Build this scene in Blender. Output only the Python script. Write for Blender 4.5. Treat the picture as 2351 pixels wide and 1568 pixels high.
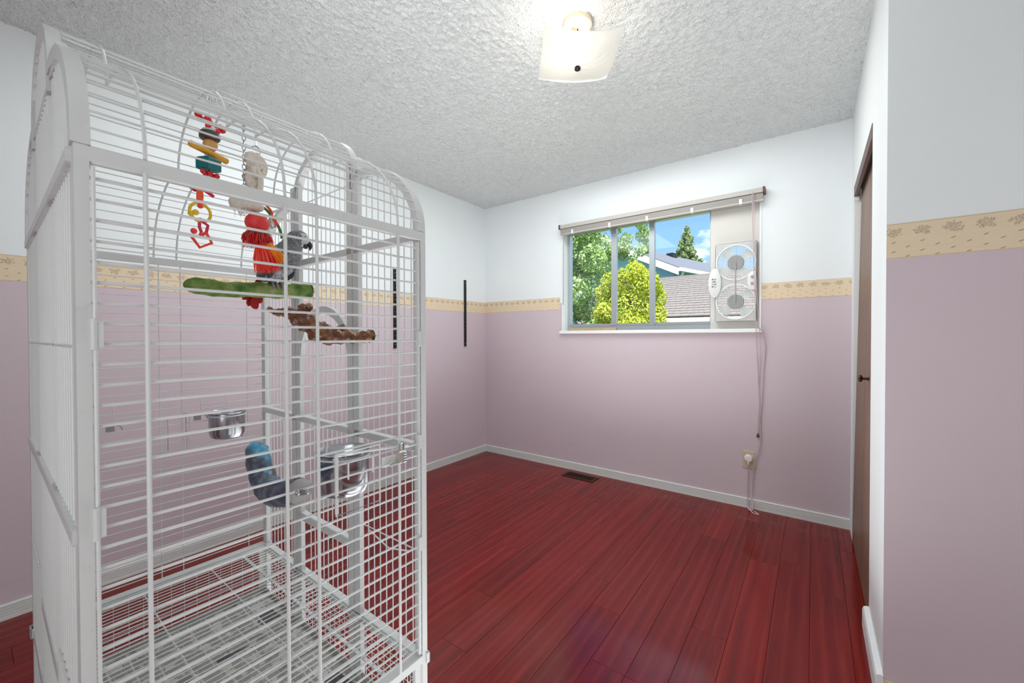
import bpy, math, random
import numpy as np
from mathutils import Vector, Matrix
random.seed(7); RNG = np.random.default_rng(7)
PI = math.pi
for o in list(bpy.data.objects): bpy.data.objects.remove(o)
SC = bpy.context.scene
COL = SC.collection

# ------------------------------------------------------------------ camera, world, sun, lights, exposure
CAM_Z = 1.1539
cd = bpy.data.cameras.new('camera'); co = bpy.data.objects.new('camera', cd); COL.objects.link(co)
cd.sensor_width = 36; cd.sensor_fit = 'HORIZONTAL'; cd.lens = 36 * 929.946 / 2351; cd.clip_start = .02; cd.clip_end = 300
yaw, pit, rol = .63835, -.01196, -.0023
Fv = Vector((-math.sin(yaw)*math.cos(pit), math.cos(yaw)*math.cos(pit), math.sin(pit)))
Rv = Vector((math.cos(yaw), math.sin(yaw), 0)); Uv = Rv.cross(Fv)
R2 = Rv*math.cos(rol) + Uv*math.sin(rol); U2 = -Rv*math.sin(rol) + Uv*math.cos(rol)
M = Matrix.Identity(4)
for i in range(3): M[i][0], M[i][1], M[i][2] = R2[i], U2[i], -Fv[i]
M[2][3] = CAM_Z
co.matrix_world = M
SC.camera = co
cd.dof.use_dof = True; cd.dof.focus_distance = 2.1; cd.dof.aperture_fstop = 6.5
SC.view_settings.view_transform = 'Standard'; SC.view_settings.look = 'None'
SC.view_settings.gamma = 1; SC.view_settings.use_curve_mapping = False
SC.view_settings.exposure = 0.24

W = bpy.data.worlds.new('world'); SC.world = W; W.use_nodes = True
wn, wl = W.node_tree.nodes, W.node_tree.links
wn.clear()
w_out = wn.new('ShaderNodeOutputWorld'); w_bg = wn.new('ShaderNodeBackground'); w_tc = wn.new('ShaderNodeTexCoord')
w_sep = wn.new('ShaderNodeSeparateXYZ'); w_rmp = wn.new('ShaderNodeValToRGB'); w_noi = wn.new('ShaderNodeTexNoise')
w_map = wn.new('ShaderNodeMapping'); w_cr = wn.new('ShaderNodeValToRGB'); w_mix = wn.new('ShaderNodeMix'); w_mix.data_type = 'RGBA'
wl.new(w_tc.outputs['Generated'], w_sep.inputs[0]); wl.new(w_sep.outputs['Z'], w_rmp.inputs[0])
e = w_rmp.color_ramp.elements
e[0].position = .0; e[0].color = (.62, .80, .97, 1); e[1].position = .6; e[1].color = (.10, .27, .62, 1)
k = e.new(.2); k.color = (.30, .55, .90, 1)
wl.new(w_tc.outputs['Generated'], w_map.inputs[0]); w_map.inputs['Scale'].default_value = (3.2, 3.2, 7); w_map.inputs['Location'].default_value = (.9, .4, .1)
wl.new(w_map.outputs[0], w_noi.inputs[0]); w_noi.inputs['Scale'].default_value = 1.6; w_noi.inputs['Detail'].default_value = 7; w_noi.inputs['Roughness'].default_value = .55
w_cr.color_ramp.elements[0].position = .50; w_cr.color_ramp.elements[0].color = (0, 0, 0, 1)
w_cr.color_ramp.elements[1].position = .64; w_cr.color_ramp.elements[1].color = (1, 1, 1, 1)
wl.new(w_noi.outputs['Fac'], w_cr.inputs[0]); wl.new(w_cr.outputs[0], w_mix.inputs[0]); wl.new(w_rmp.outputs[0], w_mix.inputs[6])
w_mix.inputs[7].default_value = (1.9, 1.92, 1.95, 1)
wl.new(w_mix.outputs[2], w_bg.inputs[0]); w_bg.inputs[1].default_value = 1.15; wl.new(w_bg.outputs[0], w_out.inputs[0])

def light(name, kind, loc, energy, color=(1, 1, 1), size=1, size_y=None, target=None, angle=None, spread=None):
    d = bpy.data.lights.new(name, kind); o = bpy.data.objects.new(name, d); COL.objects.link(o); o.location = loc
    d.energy = energy; d.color = color
    if kind == 'AREA':
        d.size = size
        if size_y: d.shape = 'RECTANGLE'; d.size_y = size_y
        if spread: d.spread = spread
    if kind == 'POINT': d.shadow_soft_size = size
    if kind == 'SUN': d.angle = angle or .01
    if target is not None:
        o.rotation_euler = (Vector(target) - Vector(loc)).to_track_quat('-Z', 'Y').to_euler()
    return o
light('sun', 'SUN', (0, 0, 10), 8.0, (1, .96, .88), target=(-4.2, 7.5, -1.5), angle=.009)
# added soft fill lights that even out the room, no fixtures of their own
# unseen panels just above the floor, under the ceiling and behind the camera
light('floor_fill', 'AREA', (-.95, 1.40, .04), 25, (.95, 1.0, 1.0), 1.7, 2.0, target=(-.95, 1.40, 2), spread=math.radians(140))  # added fill, faces up to brighten the ceiling
light('ceiling_fill', 'AREA', (-.98, 2.28, 2.42), 17, (.95, 1.0, .99), 1.4, .8, target=(-.98, 2.28, 0))  # added fill panel under the ceiling, lifts the back wall
light('ceiling_fill', 'AREA', (-1.90, .95, 2.42), 7, (.95, 1.0, .99), .7, 1.0, target=(-1.90, .95, 0))  # added fill panel under the ceiling, lifts the left wall
light('raking_fill', 'AREA', (-.42, -.15, 2.00), 4, (.97, 1.0, .985), .5, .5, target=(-1.10, 1.35, 2.62), spread=math.radians(100))  # added weak fill, rakes the ceiling lumps
light('rear_fill', 'AREA', (.45, -1.30, 1.05), 21, (.96, 1.0, .985), 1.7, 1.8, target=(-.2, 3, .9))  # added fill in front of the closed rear wall, no doorway there

# ------------------------------------------------------------------ helpers
def lin(r, g, b):
    f = lambda c: c/12.92 if c <= .04045 else ((c+.055)/1.055)**2.4
    return (f(r/255), f(g/255), f(b/255), 1)

class MB:
    """Collects shapes and links them as one mesh object."""
    def __init__(s): s.v = []; s.f = []; s.mi = []; s.cur = 0
    def add(s, vs, fs):
        n = len(s.v); s.v.extend([tuple(v) for v in vs])
        s.f.extend([tuple(i+n for i in f) for f in fs]); s.mi.extend([s.cur]*len(fs)); return s
    def box(s, lo, hi, m=None, bev=0):
        x0, y0, z0 = lo; x1, y1, z1 = hi
        if bev:
            b = bev; vs = []; n0 = []
            prof = [(z0, b), (z0+b, 0), (z1-b, 0), (z1, b)]
            for z, i in prof:
                vs += [(x0+i, y0+i*0+b*(i == 0)*0+i, z), (x1-i, y0+i, z), (x1-i, y1-i, z), (x0+i, y1-i, z)]
            fs = [(3, 2, 1, 0), (12, 13, 14, 15)]
            for k in range(3):
                for j in range(4): fs.append((4*k+j, 4*k+(j+1) % 4, 4*k+4+(j+1) % 4, 4*k+4+j))
        else:
            vs = [(x0, y0, z0), (x1, y0, z0), (x1, y1, z0), (x0, y1, z0), (x0, y0, z1), (x1, y0, z1), (x1, y1, z1), (x0, y1, z1)]
            fs = [(3, 2, 1, 0), (4, 5, 6, 7), (0, 1, 5, 4), (1, 2, 6, 5), (2, 3, 7, 6), (3, 0, 4, 7)]
        if m is not None: vs = [m @ Vector(v) for v in vs]
        return s.add(vs, fs)
    def loft(s, rings, closed=True, cap=True):
        n = len(rings[0]); vs = [p for r in rings for p in r]; fs = []
        for k in range(len(rings)-1):
            for j in range(n if closed else n-1):
                fs.append((k*n+j, k*n+(j+1) % n, (k+1)*n+(j+1) % n, (k+1)*n+j))
        if cap: fs.append(tuple(range(n-1, -1, -1))); fs.append(tuple((len(rings)-1)*n+j for j in range(n)))
        return s.add(vs, fs)
    def tube(s, pts, r, n=8, cap=True, closed=False):
        P = [Vector(p) for p in pts]; rad = r if isinstance(r, (list, tuple)) else [r]*len(P)
        if closed: P = P+[P[0], P[1]]; rad = list(rad)+[rad[0], rad[1]]
        rings = []; up = None
        for i in range(len(P)):
            d = (P[min(i+1, len(P)-1)]-P[max(i-1, 0)])
            if closed and i == 0: d = P[1]-P[-3]
            if closed and i >= len(P)-2: d = P[(i-(len(P)-2)+1)]-P[-3 if i == len(P)-2 else 0]
            d.normalize()
            if up is None:
                up = Vector((0, 0, 1)) if abs(d.z) < .9 else Vector((1, 0, 0))
            a = d.cross(up)
            if a.length < 1e-5: a = d.orthogonal()
            a.normalize(); b = a.cross(d).normalized(); up = b
            rings.append([P[i]+a*(math.cos(2*PI*j/n)*rad[i])+b*(math.sin(2*PI*j/n)*rad[i]) for j in range(n)])
        if closed: rings = rings[:-1]; rings[-1] = rings[0]
        return s.loft(rings, True, cap and not closed)
    def lathe(s, prof, m=None, n=24, cap=True):
        rings = [[(r*math.cos(2*PI*j/n), r*math.sin(2*PI*j/n), z) for j in range(n)] for r, z in prof]
        if m is not None: rings = [[m @ Vector(p) for p in r] for r in rings]
        return s.loft(rings, True, cap)
    def ball(s, c, r, n=14, k=8, sc=(1, 1, 1), m=None):
        rings = []
        for i in range(k+1):
            a = -PI/2+PI*i/k; rr = max(math.cos(a), .02)
            rings.append([(rr*math.cos(2*PI*j/n)*r*sc[0], rr*math.sin(2*PI*j/n)*r*sc[1], math.sin(a)*r*sc[2]) for j in range(n)])
        mm = Matrix.Translation(c) @ (m if m is not None else Matrix.Identity(4))
        return s.loft([[mm @ Vector(p) for p in q] for q in rings])
    def sweep(s, pts, sec, side):
        """rectangular section (radial, side) swept along pts; side = unit vector of the band's width"""
        P = [Vector(p) for p in pts]; S = Vector(side); rings = []
        for i in range(len(P)):
            d = (P[min(i+1, len(P)-1)]-P[max(i-1, 0)]).normalized(); nrm = d.cross(S).normalized()
            h, w0, w1 = sec
            rings.append([P[i]+S*w0, P[i]+S*w1, P[i]+S*w1+nrm*h, P[i]+S*w0+nrm*h])
        return s.loft(rings)
    def mesh(s, name, mats):
        me = bpy.data.meshes.new(name); me.from_pydata(s.v, [], s.f)
        for m in (mats if isinstance(mats, (list, tuple)) else [mats]): me.materials.append(m)
        if any(s.mi): me.polygons.foreach_set('material_index', s.mi)
        return me
    def build(s, name, mats, parent=None, smooth=False, fix=True):
        me = s.mesh(name, mats)
        if fix:
            import bmesh
            b = bmesh.new(); b.from_mesh(me); bmesh.ops.recalc_face_normals(b, faces=b.faces); b.to_mesh(me); b.free()
        if smooth: shade(me)
        return link(name, me, parent)
def shade(me, ang=.7):
    me.polygons.foreach_set('use_smooth', [True]*len(me.polygons))
    try: me.set_sharp_from_angle(angle=ang)
    except Exception: pass
def link(name, me, parent=None):
    o = bpy.data.objects.new(name, me); COL.objects.link(o)
    if parent is not None: o.parent = parent
    return o
def tag(o, label=None, cat=None, group=None, kind=None):
    if label: o['label'] = label
    if cat: o['category'] = cat
    if group: o['group'] = group
    if kind: o['kind'] = kind
    return o
def thing(name, label, cat, loc=(0, 0, 0), rz=0, group=None):
    o = bpy.data.objects.new(name, None); COL.objects.link(o); o.location = loc; o.rotation_euler = (0, 0, rz)
    o.empty_display_size = .05
    return tag(o, label, cat, group)
def struct(o): o['kind'] = 'structure'; return o
def rot(axis, a): return Matrix.Rotation(a, 4, axis)
def T(*p): return Matrix.Translation(p)
def axis_m(a, b):
    """matrix with Z along a->b, origin a"""
    a = Vector(a); d = Vector(b)-a
    return Matrix.Translation(a) @ d.to_track_quat('Z', 'Y').to_matrix().to_4x4()
def smoothpath(pts, k=5):
    P = [Vector(p) for p in pts]; out = []
    for i in range(len(P)-1):
        p0 = P[max(i-1, 0)]; p1 = P[i]; p2 = P[i+1]; p3 = P[min(i+2, len(P)-1)]
        for j in range(k):
            t = j/k
            out.append(.5*((2*p1)+(p2-p0)*t+(2*p0-5*p1+4*p2-p3)*t*t+(3*p1-p0-3*p2+p3)*t**3))
    out.append(P[-1]); return out

# ------------------------------------------------------------------ materials
class NT:
    def __init__(s, name):
        s.m = bpy.data.materials.new(name); s.m.use_nodes = True; s.t = s.m.node_tree; s.n = s.t.nodes; s.l = s.t.links
        s.b = s.n['Principled BSDF']; s.out = s.n['Material Output']
    def new(s, t, **kw):
        x = s.n.new(t)
        for k, v in kw.items(): setattr(x, k, v)
        return x
    def math(s, op, a, b=None, c=None):
        x = s.new('ShaderNodeMath', operation=op)
        for i, q in enumerate((a, b, c)):
            if q is None: continue
            if isinstance(q, (int, float)): x.inputs[i].default_value = q
            else: s.l.new(q, x.inputs[i])
        return x.outputs[0]
    def mix(s, f, a, b):
        x = s.new('ShaderNodeMix', data_type='RGBA')
        for i, q in ((0, f), (6, a), (7, b)):
            if isinstance(q, (int, float)): x.inputs[i].default_value = q
            elif isinstance(q, (tuple, list)): x.inputs[i].default_value = q
            else: s.l.new(q, x.inputs[i])
        return x.outputs[2]
    def coord(s, kind='Object', scale=(1, 1, 1), loc=(0, 0, 0)):
        if kind == 'Position': src = s.new('ShaderNodeNewGeometry').outputs['Position']
        else: src = s.new('ShaderNodeTexCoord').outputs[kind]
        mp = s.new('ShaderNodeMapping'); s.l.new(src, mp.inputs[0]); mp.inputs['Scale'].default_value = scale; mp.inputs['Location'].default_value = loc
        return mp.outputs[0]
    def noise(s, vec, scale, detail=3, rough=.5):
        x = s.new('ShaderNodeTexNoise'); s.l.new(vec, x.inputs[0]); x.inputs['Scale'].default_value = scale
        x.inputs['Detail'].default_value = detail; x.inputs['Roughness'].default_value = rough; return x.outputs['Fac']
    def vor(s, vec, scale, rnd=1, feature='F1', out='Distance'):
        x = s.new('ShaderNodeTexVoronoi', feature=feature); s.l.new(vec, x.inputs[0]); x.inputs['Scale'].default_value = scale
        x.inputs['Randomness'].default_value = rnd; return x.outputs[out]
    def ramp(s, f, *stops):
        x = s.new('ShaderNodeValToRGB'); s.l.new(f, x.inputs[0]); e = x.color_ramp.elements
        while len(e) < len(stops): e.new(.5)
        for i, (p, c) in enumerate(stops):
            e[i].position = p; e[i].color = c if len(c) == 4 else (*c, 1)
        return x.outputs[0]
    def bump(s, h, strength=.3, dist=.01):
        x = s.new('ShaderNodeBump'); s.l.new(h, x.inputs['Height']); x.inputs['Strength'].default_value = strength; x.inputs['Distance'].default_value = dist
        s.l.new(x.outputs[0], s.b.inputs['Normal'])
    def set(s, **kw):
        for k, v in kw.items():
            i = s.b.inputs[k]
            if hasattr(v, 'links') or isinstance(v, bpy.types.NodeSocket): s.l.new(v, i)
            else: i.default_value = v
        return s
def plain(name, rgb, rough=.5, metal=0, spec=.5, var=.0, scale=20, bump=0):
    n = NT(name); c = lin(*rgb)
    if var:
        f = n.noise(n.coord(), scale, 4)
        n.set(**{'Base Color': n.mix(f, tuple(x*(1-var) for x in c[:3])+(1,), tuple(min(1, x*(1+var)) for x in c[:3])+(1,))})
        if bump: n.bump(f, bump, .004)
    else: n.set(**{'Base Color': c})
    n.set(Roughness=rough, Metallic=metal); n.b.inputs['Specular IOR Level'].default_value = spec
    return n.m
MAT = {}
WHITE_WALL = (226, 228, 229); PINK = (209, 184, 193)
def wall_mat(name, face_only=False, plain_white=False):
    n = NT(name); g = n.new('ShaderNodeNewGeometry'); sp = n.new('ShaderNodeSeparateXYZ'); n.l.new(g.outputs['Position'], sp.inputs[0])
    pv = n.coord('Position')
    fine = n.noise(pv, 260, 3); big = n.noise(pv, 2.2, 3)
    if plain_white: col = n.mix(big, lin(222, 224, 226), lin(231, 233, 233))
    else:
        m = n.math('LESS_THAN', sp.outputs['Z'], 1.45)
        if face_only:
            sn = n.new('ShaderNodeSeparateXYZ'); n.l.new(g.outputs['True Normal'], sn.inputs[0])
            m = n.math('MULTIPLY', m, n.math('GREATER_THAN', n.math('ABSOLUTE', sn.outputs['Y']), .5))
        scuff = n.ramp(n.noise(n.coord('Position', (1.3, 1.3, 6)), 2.5, 5), (.66, (0, 0, 0)), (.80, (1, 1, 1)))
        low = n.math('LESS_THAN', sp.outputs['Z'], .35)
        pk = n.mix(big, lin(198, 182, 190), lin(203, 188, 195))
        pk = n.mix(n.math('MULTIPLY', n.math('MULTIPLY', scuff, low), .35), pk, lin(176, 158, 164))
        col = n.mix(m, n.mix(big, lin(224, 229, 231), lin(231, 235, 237)), pk)
    n.set(**{'Base Color': col, 'Roughness': .62}); n.bump(fine, .12, .002)
    return n.m
MAT['wall'] = wall_mat('painted_wall'); MAT['wall_near'] = wall_mat('painted_wall_face', True); MAT['wall_white'] = wall_mat('white_wall', plain_white=True)
# popcorn ceiling
n = NT('popcorn_ceiling'); pv = n.coord('Position')
h = n.math('ADD', n.noise(pv, 170, 4, .6), n.math('MULTIPLY', n.vor(pv, 130), -.5))
n.set(**{'Base Color': n.mix(n.noise(pv, 120, 3), lin(234, 238, 238), lin(245, 248, 248)), 'Roughness': .85}); n.bump(h, 1.0, .012); MAT['ceiling'] = n.m
# laminate planks
n = NT('red_laminate'); oi = n.new('ShaderNodeObjectInfo'); g = n.new('ShaderNodeNewGeometry')
vm = n.new('ShaderNodeVectorMath', operation='MULTIPLY_ADD'); n.l.new(g.outputs['Position'], vm.inputs[0]); vm.inputs[1].default_value = (26, 1.3, 1)
cmb = n.new('ShaderNodeCombineXYZ'); n.l.new(n.math('MULTIPLY', oi.outputs['Random'], 37), cmb.inputs[1]); n.l.new(n.math('MULTIPLY', oi.outputs['Random'], 11), cmb.inputs[2])
n.l.new(cmb.outputs[0], vm.inputs[2])
gr = n.noise(vm.outputs[0], 1.5, 6, .62)
wv = n.new('ShaderNodeTexWave', wave_type='BANDS', bands_direction='X'); n.l.new(vm.outputs[0], wv.inputs[0]); wv.inputs['Scale'].default_value = .22; wv.inputs['Distortion'].default_value = 9; wv.inputs['Detail'].default_value = 3; wv.inputs['Detail Scale'].default_value = 1.2
c1 = n.ramp(gr, (.25, lin(84, 7, 3)), (.48, lin(110, 11, 5)), (.62, lin(119, 17, 9)), (.82, lin(136, 42, 30)))
c2 = n.mix(n.math('MULTIPLY', n.math('POWER', wv.outputs['Fac'], 3), .28), c1, lin(142, 46, 36))
hs = n.new('ShaderNodeHueSaturation'); n.l.new(c2, hs.inputs['Color']); n.l.new(n.math('MULTIPLY_ADD', oi.outputs['Random'], .24, .86), hs.inputs['Value'])
n.set(**{'Base Color': hs.outputs[0], 'Roughness': n.math('MULTIPLY_ADD', gr, .10, .10)}); n.b.inputs['IOR'].default_value = 1.43
n.bump(gr, .012, .001); MAT['floor'] = n.m
MAT['subfloor'] = plain('subfloor_dark', (60, 12, 12), .7)
MAT['baseboard'] = plain('white_baseboard', (214, 216, 214), .45, var=.06, scale=9)
MAT['white_trim'] = plain('white_gloss_trim', (232, 234, 235), .35)
# wallpaper border: sprigs along the top, little leaves below (UV in metres)
n = NT('floral_border'); uv = n.new('ShaderNodeTexCoord').outputs['UV']; sp = n.new('ShaderNodeSeparateXYZ'); n.l.new(uv, sp.inputs[0])
U, V = sp.outputs[0], sp.outputs[1]
def cell(n, u, v, pu, pv, ou=0, ov=0):
    a = n.math('SUBTRACT', n.math('MODULO', n.math('ADD', u, 10+ou), pu), pu/2); b = n.math('SUBTRACT', v, ov) if pv is None else n.math('SUBTRACT', n.math('MODULO', n.math('ADD', v, 10+ov), pv), pv/2)
    return a, b
a, b = cell(n, U, V, .064, None, 0, .080)
d = n.math('SQRT', n.math('ADD', n.math('POWER', n.math('DIVIDE', a, .024), 2), n.math('POWER', n.math('DIVIDE', b, .015), 2)))
mp = n.new('ShaderNodeMapping'); n.l.new(uv, mp.inputs[0]); mp.inputs['Rotation'].default_value = (0, 0, .5); mp.inputs['Scale'].default_value = (1, 1.9, 1)
dn = n.math('ADD', d, n.math('MULTIPLY_ADD', n.noise(uv, 95, 2), 2.4, -1.2))
pet = n.math('MULTIPLY', n.math('LESS_THAN', dn, .80), n.math('GREATER_THAN', n.noise(mp.outputs[0], 240, 2), .47))
lf = None
for ou, ov in ((0, 0), (.032, .0145)):
    a, b = cell(n, U, V, .064, .029, ou, ov)
    b2 = n.math('SUBTRACT', b, n.math('MULTIPLY', a, .35))
    q = n.math('LESS_THAN', n.math('ADD', n.math('POWER', n.math('DIVIDE', a, .0055), 2), n.math('POWER', n.math('DIVIDE', b2, .0018), 2)), 1)
    lf = q if lf is None else n.math('MAXIMUM', lf, q)
lf = n.math('MULTIPLY', lf, n.math('LESS_THAN', V, .060))
edge = n.math('MAXIMUM', n.math('GREATER_THAN', V, .1035), n.math('LESS_THAN', V, .0025))
base = n.mix(n.noise(n.coord('UV', (3, 60, 1)), 4, 3), lin(216, 196, 166), lin(226, 207, 179))
c = n.mix(n.math('MULTIPLY', pet, .62), base, lin(138, 118, 98)); c = n.mix(n.math('MULTIPLY', lf, .7), c, lin(138, 112, 84)); c = n.mix(n.math('MULTIPLY', edge, .5), c, lin(190, 158, 122))
n.set(**{'Base Color': c, 'Roughness': .6}); MAT['border'] = n.m
# cage enamel with a little dirt
n = NT('white_enamel'); pv = n.coord('Position')
dirt = n.ramp(n.noise(pv, 38, 6, .7), (.60, (0, 0, 0)), (.74, (1, 1, 1)))
n.set(**{'Base Color': n.mix(n.math('MULTIPLY', dirt, .22), lin(207, 209, 209), lin(152, 144, 126)), 'Roughness': .38}); MAT['enamel'] = n.m
MAT['wire'] = plain('white_wire_enamel', (209, 211, 211), .35)
MAT['steel'] = plain('polished_steel', (190, 194, 200), .2, 1.0)
MAT['zinc'] = plain('zinc_metal', (176, 178, 180), .3, 1.0)
MAT['brass'] = plain('bronze_metal', (70, 52, 40), .35, .9)
MAT['black'] = plain('black_metal', (18, 18, 18), .45)
MAT['dark'] = plain('shade_black', (12, 12, 12), .9)
MAT['rubber'] = plain('grey_rubber', (70, 72, 74), .7)
# closet door veneer
n = NT('brown_veneer'); v = n.noise(n.coord('Object', (30, 30, 1.2)), 2, 6, .6)
n.set(**{'Base Color': n.ramp(v, (.3, lin(92, 66, 52)), (.55, lin(124, 94, 76)), (.8, lin(146, 116, 94))), 'Roughness': .45}); MAT['veneer'] = n.m
MAT['track'] = plain('brown_track', (92, 70, 64), .45, .2)
MAT['alu'] = plain('window_aluminium', (176, 182, 186), .35, .6)
MAT['vinyl'] = plain('white_vinyl', (232, 234, 234), .4)
MAT['panelwood'] = plain('off_white_panel', (206, 203, 198), .6, var=.03, scale=6)
MAT['blind'] = plain('grey_blind_metal', (176, 171, 166), .4)
MAT['blindcap'] = plain('brown_blind_cap', (84, 58, 50), .5)
MAT['plastic'] = plain('white_plastic', (218, 218, 217), .35)
n = NT('translucent_plastic'); tl = n.new('ShaderNodeBsdfTranslucent'); tl.inputs[0].default_value = (.92, .93, .94, 1); n.set(**{'Base Color': (.94, .94, .94, 1)}); mx = n.new('ShaderNodeMixShader'); mx.inputs[0].default_value = .15
n.l.new(n.b.outputs[0], mx.inputs[1]); n.l.new(tl.outputs[0], mx.inputs[2]); n.l.new(mx.outputs[0], n.out.inputs[0]); MAT['blade'] = n.m
MAT['greyplastic'] = plain('grey_plastic', (150, 150, 150), .45)
MAT['outlet'] = plain('beige_outlet', (196, 178, 156), .45)
MAT['cord'] = plain('pinkish_cord', (196, 172, 178), .5)
MAT['whitecord'] = plain('white_cord', (226, 222, 218), .5)
MAT['register'] = plain('brown_register', (62, 34, 26), .4, .5)
MAT['stick'] = plain('wood_stick', (190, 160, 128), .6, var=.15, scale=30)
# glass pane
n = NT('window_glass'); tr = n.new('ShaderNodeBsdfTransparent'); gl = n.new('ShaderNodeBsdfGlossy'); gl.inputs['Roughness'].default_value = .02
mx = n.new('ShaderNodeMixShader'); mx.inputs[0].default_value = .025; tr.inputs[0].default_value = (.96, .98, .98, 1)
n.l.new(tr.outputs[0], mx.inputs[1]); n.l.new(gl.outputs[0], mx.inputs[2]); n.l.new(mx.outputs[0], n.out.inputs[0]); MAT['glass'] = n.m
# frosted shade
n = NT('frosted_glass'); tl = n.new('ShaderNodeBsdfTranslucent'); tl.inputs[0].default_value = (.95, .94, .92, 1)
n.set(**{'Base Color': (.72, .72, .70, 1), 'Roughness': .15}); mx = n.new('ShaderNodeMixShader'); mx.inputs[0].default_value = .55
n.l.new(n.b.outputs[0], mx.inputs[1]); n.l.new(tl.outputs[0], mx.inputs[2]); n.l.new(mx.outputs[0], n.out.inputs[0]); MAT['frost'] = n.m
n = NT('lamp_glow'); n.set(**{'Base Color': (1, .9, .75, 1), 'Emission Color': (1, .86, .66, 1), 'Emission Strength': 25.0}); MAT['bulb'] = n.m
# newspaper
n = NT('newsprint'); uvv = n.coord('Object')
mp = n.new('ShaderNodeMapping'); n.l.new(uvv, mp.inputs[0]); mp.inputs['Scale'].default_value = (1, 1, 1)
sp = n.new('ShaderNodeSeparateXYZ'); n.l.new(mp.outputs[0], sp.inputs[0])
line = n.math('LESS_THAN', n.math('MODULO', n.math('ADD', sp.outputs[1], 10), .0042), .0022)
colm = n.math('GREATER_THAN', n.math('MODULO', n.math('ADD', sp.outputs[0], 10), .052), .005)
word = n.math('GREATER_THAN', n.noise(n.coord('Object', (420, 60, 1)), 1, 2), .40)
para = n.math('GREATER_THAN', n.noise(n.coord('Object', (24, 24, 1)), 1, 2), .42)
ink = n.math('MULTIPLY', n.math('MULTIPLY', line, colm), n.math('MULTIPLY', word, para))
pic = n.ramp(n.vor(n.coord('Object', (12, 16, 1)), 1, 1, out='Color'), (.78, (0, 0, 0)), (.80, (1, 1, 1)))
soil = n.ramp(n.noise(uvv, 16, 5, .7), (.58, (0, 0, 0)), (.72, (1, 1, 1)))
c = n.mix(n.math('MULTIPLY', ink, .92), lin(200, 198, 190), lin(48, 48, 52)); c = n.mix(n.math('MULTIPLY', pic, .85), c, lin(66, 66, 72)); c = n.mix(n.math('MULTIPLY', soil, .7), c, lin(112, 98, 80))
n.set(**{'Base Color': c, 'Roughness': .85}); MAT['news'] = n.m
MAT['traymat'] = plain('tray_metal', (176, 176, 172), .5, .2)

# ------------------------------------------------------------------ room shell
XL, XR, YB, YN, H = -2.6506, .1846, 3.1261, 1.7232, 2.44
YR, XE = -1.45, 1.45
def boxobj(name, lo, hi, m, parent=None, bev=0): return MB().box(lo, hi, None, bev).build(name, m, parent)
wall_left = struct(boxobj('wall_left', (XL-.12, YR-.12, 0), (XL, YB+.12, H), MAT['wall']))
WX0, WX1, WZ0, WZ1 = -1.770, -.272, 1.200, 2.100           # window opening
b = MB()
b.box((XL, YB, 0), (WX0, YB+.14, H)); b.box((WX1, YB, 0), (1.5, YB+.14, H)); b.box((WX0, YB, 0), (WX1, YB+.14, WZ0)); b.box((WX0, YB, WZ1), (WX1, YB+.14, H))
wall_back = struct(b.build('wall_back', MAT['wall']))
CY0, CY1, CZ = 2.118, 2.972, 1.985                          # closet opening
b = MB()
b.box((XR, YN+.10, 0), (XR+.10, CY0, H)); b.box((XR, CY1, 0), (XR+.10, YB, H)); b.box((XR, CY0, CZ), (XR+.10, CY1, H))
wall_right = struct(b.build('wall_right', MAT['wall_white']))
wall_near = struct(boxobj('wall_near', (XR, YN, 0), (XE, YN+.10, H), MAT['wall_near']))
struct(boxobj('wall_entry', (XE, YR, 0), (XE+.1, YN, H), MAT['wall_white']))
struct(boxobj('wall_rear', (XL, YR-.12, 0), (XE+.1, YR, H), MAT['wall']))
b = MB(); b.box((XR+.75, YN+.10, 0), (XR+.8, YB, H)); struct(b.build('wall_closet', MAT['wall_white']))
# popcorn ceiling: real lumps on a fine grid where the photograph sees it
nx, ny = 620, 700
xs = np.linspace(XL-.02, XE, nx); ys = np.linspace(YR, YB+.02, ny)
hgt = RNG.random((ny, nx)).astype(np.float32)
def blur(a):
    a = (np.roll(a, 1, 0)+2*a+np.roll(a, -1, 0))/4; return (np.roll(a, 1, 1)+2*a+np.roll(a, -1, 1))/4
h1 = hgt+.9*blur(RNG.random((ny, nx)).astype(np.float32)); h1 = (np.roll(h1, 1, 0)+2.2*h1+np.roll(h1, 1, 1))/4.2; h1 = (h1-h1.mean())/h1.std()
zz = H-.0030*np.clip(h1, -.7, 2.2)-.0021
gx, gy = np.meshgrid(xs, ys)
co_ = np.stack([gx, gy, zz], -1).reshape(-1, 3).astype(np.float32)
i0 = (np.arange(ny-1)[:, None]*nx+np.arange(nx-1)[None]).ravel()
quads = np.stack([i0, i0+nx, i0+nx+1, i0+1], -1).astype(np.int32)
me = bpy.data.meshes.new('ceiling'); me.vertices.add(len(co_)); me.vertices.foreach_set('co', co_.ravel())
me.loops.add(quads.size); me.loops.foreach_set('vertex_index', quads.ravel()); me.polygons.add(len(quads))
me.polygons.foreach_set('loop_start', np.arange(0, quads.size, 4, dtype=np.int32)); me.polygons.foreach_set('loop_total', np.full(len(quads), 4, np.int32))
me.update(); me.polygons.foreach_set('use_smooth', [True]*len(me.polygons)); me.materials.append(MAT['ceiling'])
ceiling = struct(link('ceiling', me))
rf = struct(boxobj('roof_slab', (XL-.5, YR-.5, H+.02), (XE+.5, YB+.45, H+.14), MAT['wall_white']))
rf.name = 'roof_slab_1'  # roof slab over the ceiling, out of view
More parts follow.
